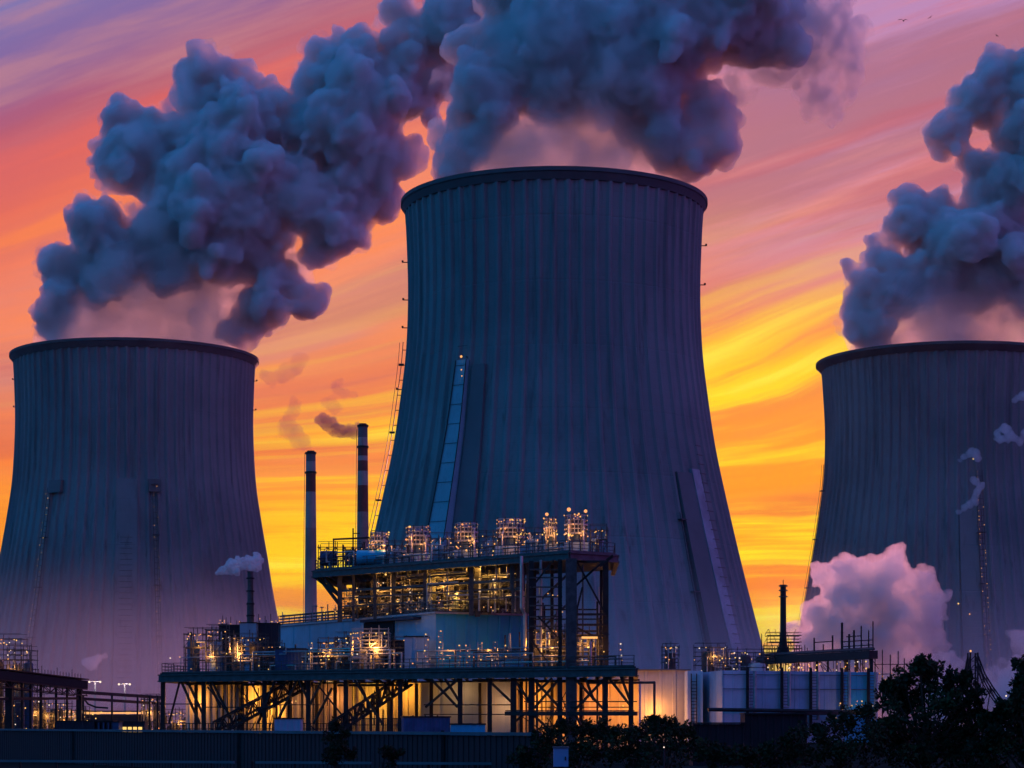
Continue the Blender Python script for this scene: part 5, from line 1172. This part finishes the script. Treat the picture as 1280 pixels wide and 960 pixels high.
for px, w, h, y0, label, lam, tm in ((8, 5.0, 5.0, 843, 'yellow lit process tower at the left picture edge', 34, 'steel_mid'), (28, 3.4, 3.6, 845, 'lower process frame beside the left edge process tower', 18, 'container_blue')):
    D = 318; unit('process_tower', label, 'process tower', (X(px, D), D, 0), w, 4, Zp(y0 - h / .1136, D), px + 5, 2, lam, 'steel_mid', tm, .15, YE, 10, 3, 'process towers at the left', 0, 200)
for px, w, h, label in ((45, 3.0, 5.0, 'tall narrow pipe frame rising between covered bridge columns'), (75, 4.0, 2.6, 'flat pipe yard behind the right half of the covered bridge'), (20, 5.5, 4.2, 'glittering pipe yard below the covered bridge at the left edge'), (60, 6.5, 4.4, 'pipe yard with yellow lamps between the covered bridge columns'), (92, 4.2, 3.4, 'low pipe yard beneath the right end of the covered bridge'), (190, 2.6, 5.0, 'tall grey scaffold just left of the lower platform'), (226, 6.0, 3.0, 'dim pipe yard seen under the left bay of the lower platform')):
    D = 330; unit('pipe_yard', label, 'pipework', (X(px, D), D, 0), w, 3, h + 1.4, px + 300, 2, 26, 'steel_mid', 'steel_mid', .13, YE, 4, 6, 'pipe yards at the left', 0, 160)
D = 300; clad_box('site_cabin', 'navy cabin with a flat roof behind the boundary wall', 'cabin', (X(108, D), D, 0), 7.5, 3, Zp(902, D), 'clad_navy', 0, 'site cabins', .6)
clad_box('site_cabin', 'small navy cabin right of the flat roofed one', 'cabin', (X(136, D), D, 0), 3.2, 3, Zp(903, D), 'container_blue', 0, 'site cabins', .6)
t = clad_box('site_cabin', 'low cabin with a row of lit yellow windows', 'cabin', (X(162, D + 4), D + 4, 0), 4.6, 3, Zp(903, D), 'clad_navy', 0, 'site cabins', .6)
for i in range(6): MB().box((-1.8 + i * .7, -1.6, 2.0), (.5, .06, .8)).build('window', M['bulb_yellow'], t)

# ================================================================ foreground: wall, shed, planting
wl = thing('boundary_wall', 'long dark ribbed boundary wall across the left foreground', 'wall', (0, 0, 0))
wa, wb_ = Vector((X(-30, 182), 182, 0)), Vector((X(672, 97), 97, 0))
ribbed_wall('panels', wa, wb_, 0, 2.28, 'wall_navy', wl, .55, .035, .2)
dw = (wb_ - wa).normalized()
MB().bar(wa + UP * 2.36, wb_ + UP * 2.36, .42, .14).build('coping', M['kerb'], wl)
for f in (.28, .62, .77, .9):
    q_ = lerp(wa, wb_, f); MB().bar(q_ - Vector((-.1, .35, 0)), q_ - Vector((-.1, .35, 0)) + UP * 2.5, .16).build('post', M['steel_dark'], wl)
rdm = tag(MB().poly([(-70, 60, .006), (8, 60, .006), (8, 96, .006), (-70, 176, .006)], [(0, 1, 2, 3)]).build('road', M['asphalt'], None), kind='structure')
gr = thing('guard_rail', 'low pale guard rail running along the foot of the boundary wall', 'guard rail', (0, 0, 0))
ga, gb = Vector((X(-20, 118), 118, .86)), Vector((X(655, 100), 100, 1.02))
for f0, f1 in ((0, .505), (.545, .75), (.79, 1.0)): MB().bar(lerp(ga, gb, f0), lerp(ga, gb, f1), .10, .12).build('rail', M['kerb'], gr)
for i in range(14):
    q_ = lerp(ga, gb, i / 13); MB().bar((q_.x, q_.y + .08, 0), q_ + Vector((0, .08, .04)), .1).build('post', M['steel_dark'], gr)
D = 150.0; sh = thing('ribbed_shed', 'low navy ribbed shed with a taller right half before the slate block', 'shed', (0, 0, 0))
for x0, x1, yt, nm in ((866, 931, 905, 'low_bay'), (931.2, 1009, 893, 'tall_bay')):
    ribbed_wall(nm, (X(x0, D), D), (X(x1, D), D), 0, Zp(yt, D), 'wall_navy', sh, .5, .06, 3.0)
    MB().box(((X(x0, D) + X(x1, D)) / 2, D + 1.4, Zp(yt, D) + .06), (X(x1, D) - X(x0, D) + .1, 3.4, .1)).build('roof', M['steel_dark'], sh)
cbn = thing('utility_cabinet', 'pale blue utility cabinet standing among the dark shrubs', 'cabinet', (X(701, 60), 60, 0))
zt_ = Zp(934, 60)
MB().prism([(-.20, -.16), (.20, -.16), (.20, .16), (-.20, .16)], zt_ - .52, zt_ - .02).build('body', M['sign_blue'], cbn); MB().box((0, 0, zt_), (.44, .38, .04)).build('lid', M['kerb'], cbn); MB().box((0, 0, (zt_ - .52) / 2), (.14, .14, zt_ - .52)).build('post', M['steel_dark'], cbn)
MB().box((.12, -.17, zt_ - .3), (.03, .03, .1)).build('handle', M['steel_dark'], cbn)
gl = thing('garden_lamp', 'tiny white lamp glowing inside the dark shrubs', 'lamp', (X(830, 66), 66, 0)); MB().tube((0, 0, 0), (0, 0, Zp(936, 66)), .03, .025, 8).build('stem', M['steel_dark'], gl); lamp_part(gl, (0, 0, Zp(934, 66)), .03, 'bulb_white')

# ---------------- trees and shrubs
def leaves(mb, c, r, n, size, rnd, squash=1.0, hollow=.35):
    for _ in range(n):
        d = Vector((rnd.gauss(0, 1), rnd.gauss(0, 1), rnd.gauss(0, 1))).normalized(); q_ = (hollow + (1 - hollow) * rnd.random() ** .6)
        p = c + Vector((d.x, d.y, d.z * squash)) * r * q_
        t = (d * .7 + Vector((rnd.gauss(0, .6), rnd.gauss(0, .6), rnd.gauss(0, .6) + .25))).normalized(); s = t.cross(Vector((rnd.gauss(0, 1), rnd.gauss(0, 1), rnd.gauss(0, 1)))).normalized()
        L = size * rnd.uniform(.6, 1.3); w = L * .32
        mb.poly([p, p + t * L * .45 + s * w, p + t * L, p + t * L * .45 - s * w], [(0, 1, 2, 3)])
def plant(name, label, cat, D, base_px, clumps, group=None, seed=0, trunk=None, dens=1.0, size=.16, mt='leaf'):
    """clumps: (px, py, r px); leaf sprays on branching limbs"""
    rnd = random.Random(seed); bx = X(base_px, D); t = thing(name, label, cat, (bx, D, 0), 0, group); o_ = Vector((bx, D, 0)); sc = D / FOC
    mb = MB(); ml = MB(); br = MB(); trunk = trunk or .07
    top = max(Zp(c[1], D) for c in clumps)
    br.tube((0, 0, -.1), (rnd.uniform(-.1, .1), 0, top * .55), trunk, trunk * .55, 8)
    for px, py, r in clumps:
        c = Vector((X(px, D), D + rnd.uniform(-1, 1) * r * sc * 1.2, Zp(py, D))) - o_; rr = r * sc
        br.tube((rnd.uniform(-.05, .05), 0, min(top * .5, max(.1, c.z * .4))), c, trunk * .4, trunk * .12, 6)
        for k_ in range(int(7 * dens) + 2):
            d = Vector((rnd.gauss(0, 1), rnd.gauss(0, 1), rnd.gauss(0, 1) + .3)).normalized(); cc = c + d * rr * rnd.uniform(.25, .95); r2 = rr * rnd.uniform(.22, .45)
            br.tube(c, cc, trunk * .12, trunk * .05, 4)
            leaves(ml if rnd.random() < .3 else mb, cc, r2, int(42 * dens * max(.5, min(2.5, r2 / .28))), size, rnd)
            br.tube(cc, cc + d * r2 * 1.25, trunk * .05, .004, 3); leaves(mb, cc + d * r2 * 1.1, r2 * .35, 9, size, rnd)
    f_ = mb.build('foliage', M[mt], t, False, None, False); ml.build('light_foliage', M['leaf_light'], t, False, None, False); br.build('trunk', M['bark'], t)
    return t
plant('broadleaf_tree', 'broad dark tree standing left of the lattice trestle', 'tree', 84, 1158,
      [(1158, 850, 26), (1148, 832, 10), (1130, 852, 14), (1165, 838, 14), (1190, 862, 24), (1205, 850, 12), (1210, 875, 16), (1118, 872, 20), (1110, 860, 8), (1140, 880, 28), (1170, 890, 30), (1205, 900, 24), (1108, 900, 26), (1130, 915, 30), (1175, 925, 34), (1215, 925, 26), (1098, 918, 22), (1225, 892, 8), (1140, 950, 34), (1200, 950, 34)], 'foreground trees', 1, .14, 1.5, .17)
plant('broadleaf_tree', 'dark tree cut off by the right picture edge', 'tree', 82, 1285,
      [(1285, 835, 18), (1276, 850, 14), (1282, 870, 20), (1270, 885, 18), (1290, 890, 28), (1252, 888, 10), (1240, 900, 14), (1262, 905, 24), (1285, 920, 30), (1245, 925, 24), (1260, 945, 30), (1238, 950, 26), (1292, 950, 30), (1300, 810, 16), (1310, 850, 30)], 'foreground trees', 2, .13, 1.5, .17)
for i, (D, bx, cl, label) in enumerate((
        (88, 668, [(660, 945, 16), (680, 930, 18), (672, 950, 22), (690, 918, 12), (648, 955, 12), (698, 940, 20)], 'shrub at the right end of the boundary wall'),
        (86, 725, [(716, 918, 18), (735, 910, 14), (745, 922, 20), (725, 940, 26), (750, 945, 24), (705, 908, 8), (760, 918, 14), (712, 950, 20)], 'shrub just right of the pale blue utility cabinet'),
        (84, 790, [(782, 925, 20), (800, 915, 18), (808, 930, 22), (790, 945, 26), (772, 942, 20), (765, 925, 12), (815, 948, 22)], 'shrub between the utility cabinet and the rounded shrub'),
        (80, 832, [(828, 908, 16), (840, 912, 16), (822, 922, 22), (850, 925, 22), (838, 942, 28), (862, 915, 12), (868, 938, 20), (818, 902, 7)], 'tallest rounded shrub in front of the basin wall'),
        (76, 905, [(890, 945, 16), (905, 950, 16), (922, 946, 14), (880, 938, 12), (938, 950, 12)], 'low shrub in front of the navy ribbed shed'),
        (80, 980, [(960, 940, 16), (980, 934, 18), (1000, 928, 18), (975, 952, 22), (1005, 948, 24), (945, 950, 14)], 'olive shrub at the foot of the taller shed half'),
        (82, 1050, [(1025, 920, 18), (1045, 912, 18), (1062, 905, 18), (1080, 898, 16), (1040, 938, 28), (1072, 928, 28), (1055, 950, 28), (1020, 945, 20), (1092, 940, 22), (1018, 912, 6)], 'large shrub joining the broad dark tree on its left'),
        (100, 418, [(412, 925, 12), (424, 935, 14), (410, 945, 14), (430, 918, 8), (420, 910, 8), (436, 944, 10)], 'dark creeper clump growing up the boundary wall'),
        (99, 490, [(484, 940, 9), (496, 943, 9), (490, 950, 10)], 'small dark bush before the boundary wall under the railing'))):
    plant('shrub', label, 'shrub', D, bx, cl, 'foreground shrubs', 20 + i, .05, 1.3, .13)
# ---------------- birds
def bird(label, px, py, D, span, roll, flap, yaw):
    vs, fs = [], []
    prof = [(-.5, .005), (-.36, .035), (-.15, .075), (.1, .085), (.28, .06), (.36, .05), (.44, .045), (.5, .012)]
    mb = MB(); n = 8
    vs = [(x, r * math.cos(2 * math.pi * i / n), r * math.sin(2 * math.pi * i / n) + (.02 if x > .3 else 0)) for x, r in prof for i in range(n)]
    fs = [(j * n + i, j * n + (i + 1) % n, (j + 1) * n + (i + 1) % n, (j + 1) * n + i) for j in range(len(prof) - 1) for i in range(n)]
    mb.poly(vs, fs)
    for sg in (-1, 1):
        st_ = [(0.05, .0, .24), (.45, flap * .32, .22), (.8, flap * .30, .17), (1.3, flap * .1, .03)]
        w = []
        for y, z, c in st_:
            for x, dz in ((c * .5 - .04 * y, 0), (0 - .04 * y, .025), (-c * .6 - .12 * y, 0), (0 - .04 * y, -.01)): w.append((x, sg * y, z + dz))
        f = [(4 * j + i, 4 * j + (i + 1) % 4, 4 * j + 4 + (i + 1) % 4, 4 * j + 4 + i) for j in range(3) for i in range(4)]
        mb.poly(w, f)
    mb.poly([(-.45, -.03, 0), (-.72, -.12, .01), (-.70, .12, .01), (-.45, .03, 0)], [(0, 1, 2, 3)])
    k_ = span / 2.6; mb.v = [(a * k_, b * k_, c * k_) for a, b, c in mb.v]
    o = mb.build('bird', M['bird_dark'], None); o.location = at(px, py, D); o.rotation_euler = (R(roll), R(8), R(yaw)); tag(o, label, 'bird', 'birds in the lilac sky')
bird('largest bird, wings spread, farthest left in the lilac sky', 1129, 26, 300, 1.5, 12, 1.0, 60)
bird('faint small bird flying just right of the largest bird', 1163, 22, 420, 1.1, -20, 1.2, 40)
bird('small bird just above the right steam plume', 1246, 45, 330, 1.1, 35, 1.1, 30)

# mist lying round the feet of the towers
mist = bpy.data.materials.new('mist_air'); mist.use_nodes = True; nt = mist.node_tree; nt.nodes.clear()
mo = nt.nodes.new('ShaderNodeOutputMaterial'); mv = nt.nodes.new('ShaderNodeVolumeScatter')
mv.inputs['Color'].default_value = (.95, .93, .95, 1); mv.inputs['Density'].default_value = MIST; mv.inputs['Anisotropy'].default_value = 0.3
nt.links.new(mv.outputs[0], mo.inputs['Volume'])
tcn = nt.nodes.new('ShaderNodeTexCoord'); mx_, my_, mz_ = sep(nt, tcn.outputs['Object'])
md_ = mz_.ss(2.0, 44.0, 1.0, 0.0) * noise(nt, tcn.outputs['Object'], 0.02, 3, 0.5).ss(0.25, 0.7, 0.35, 1.4) * (MIST * 1.6)
nt.links.new(md_.s, mv.inputs['Density']); mist.cycles.volume_step_rate = 0.6
vsm = MB(); n_ = 40
ring_ = [(190 * math.cos(2 * math.pi * i / n_), 560 + 120 * math.sin(2 * math.pi * i / n_)) for i in range(n_)]
mo_ = vsm.prism(ring_, -0.4, 46.0).build('mist', mist); tag(mo_, kind='stuff')

# a far dark wood along the horizon
rnd = random.Random(90); mb = MB()
for i in range(260):
    x = -1500 + i * 12 + rnd.uniform(-4, 4); y = 2100 + rnd.uniform(-60, 60); r = rnd.uniform(5, 9)
    mb.ball((x, y, r * .8), r, 7, 5, rnd.uniform(.8, 1.3))
o = mb.build('far_wood', M['leaf'], None); tag(o, kind='stuff')
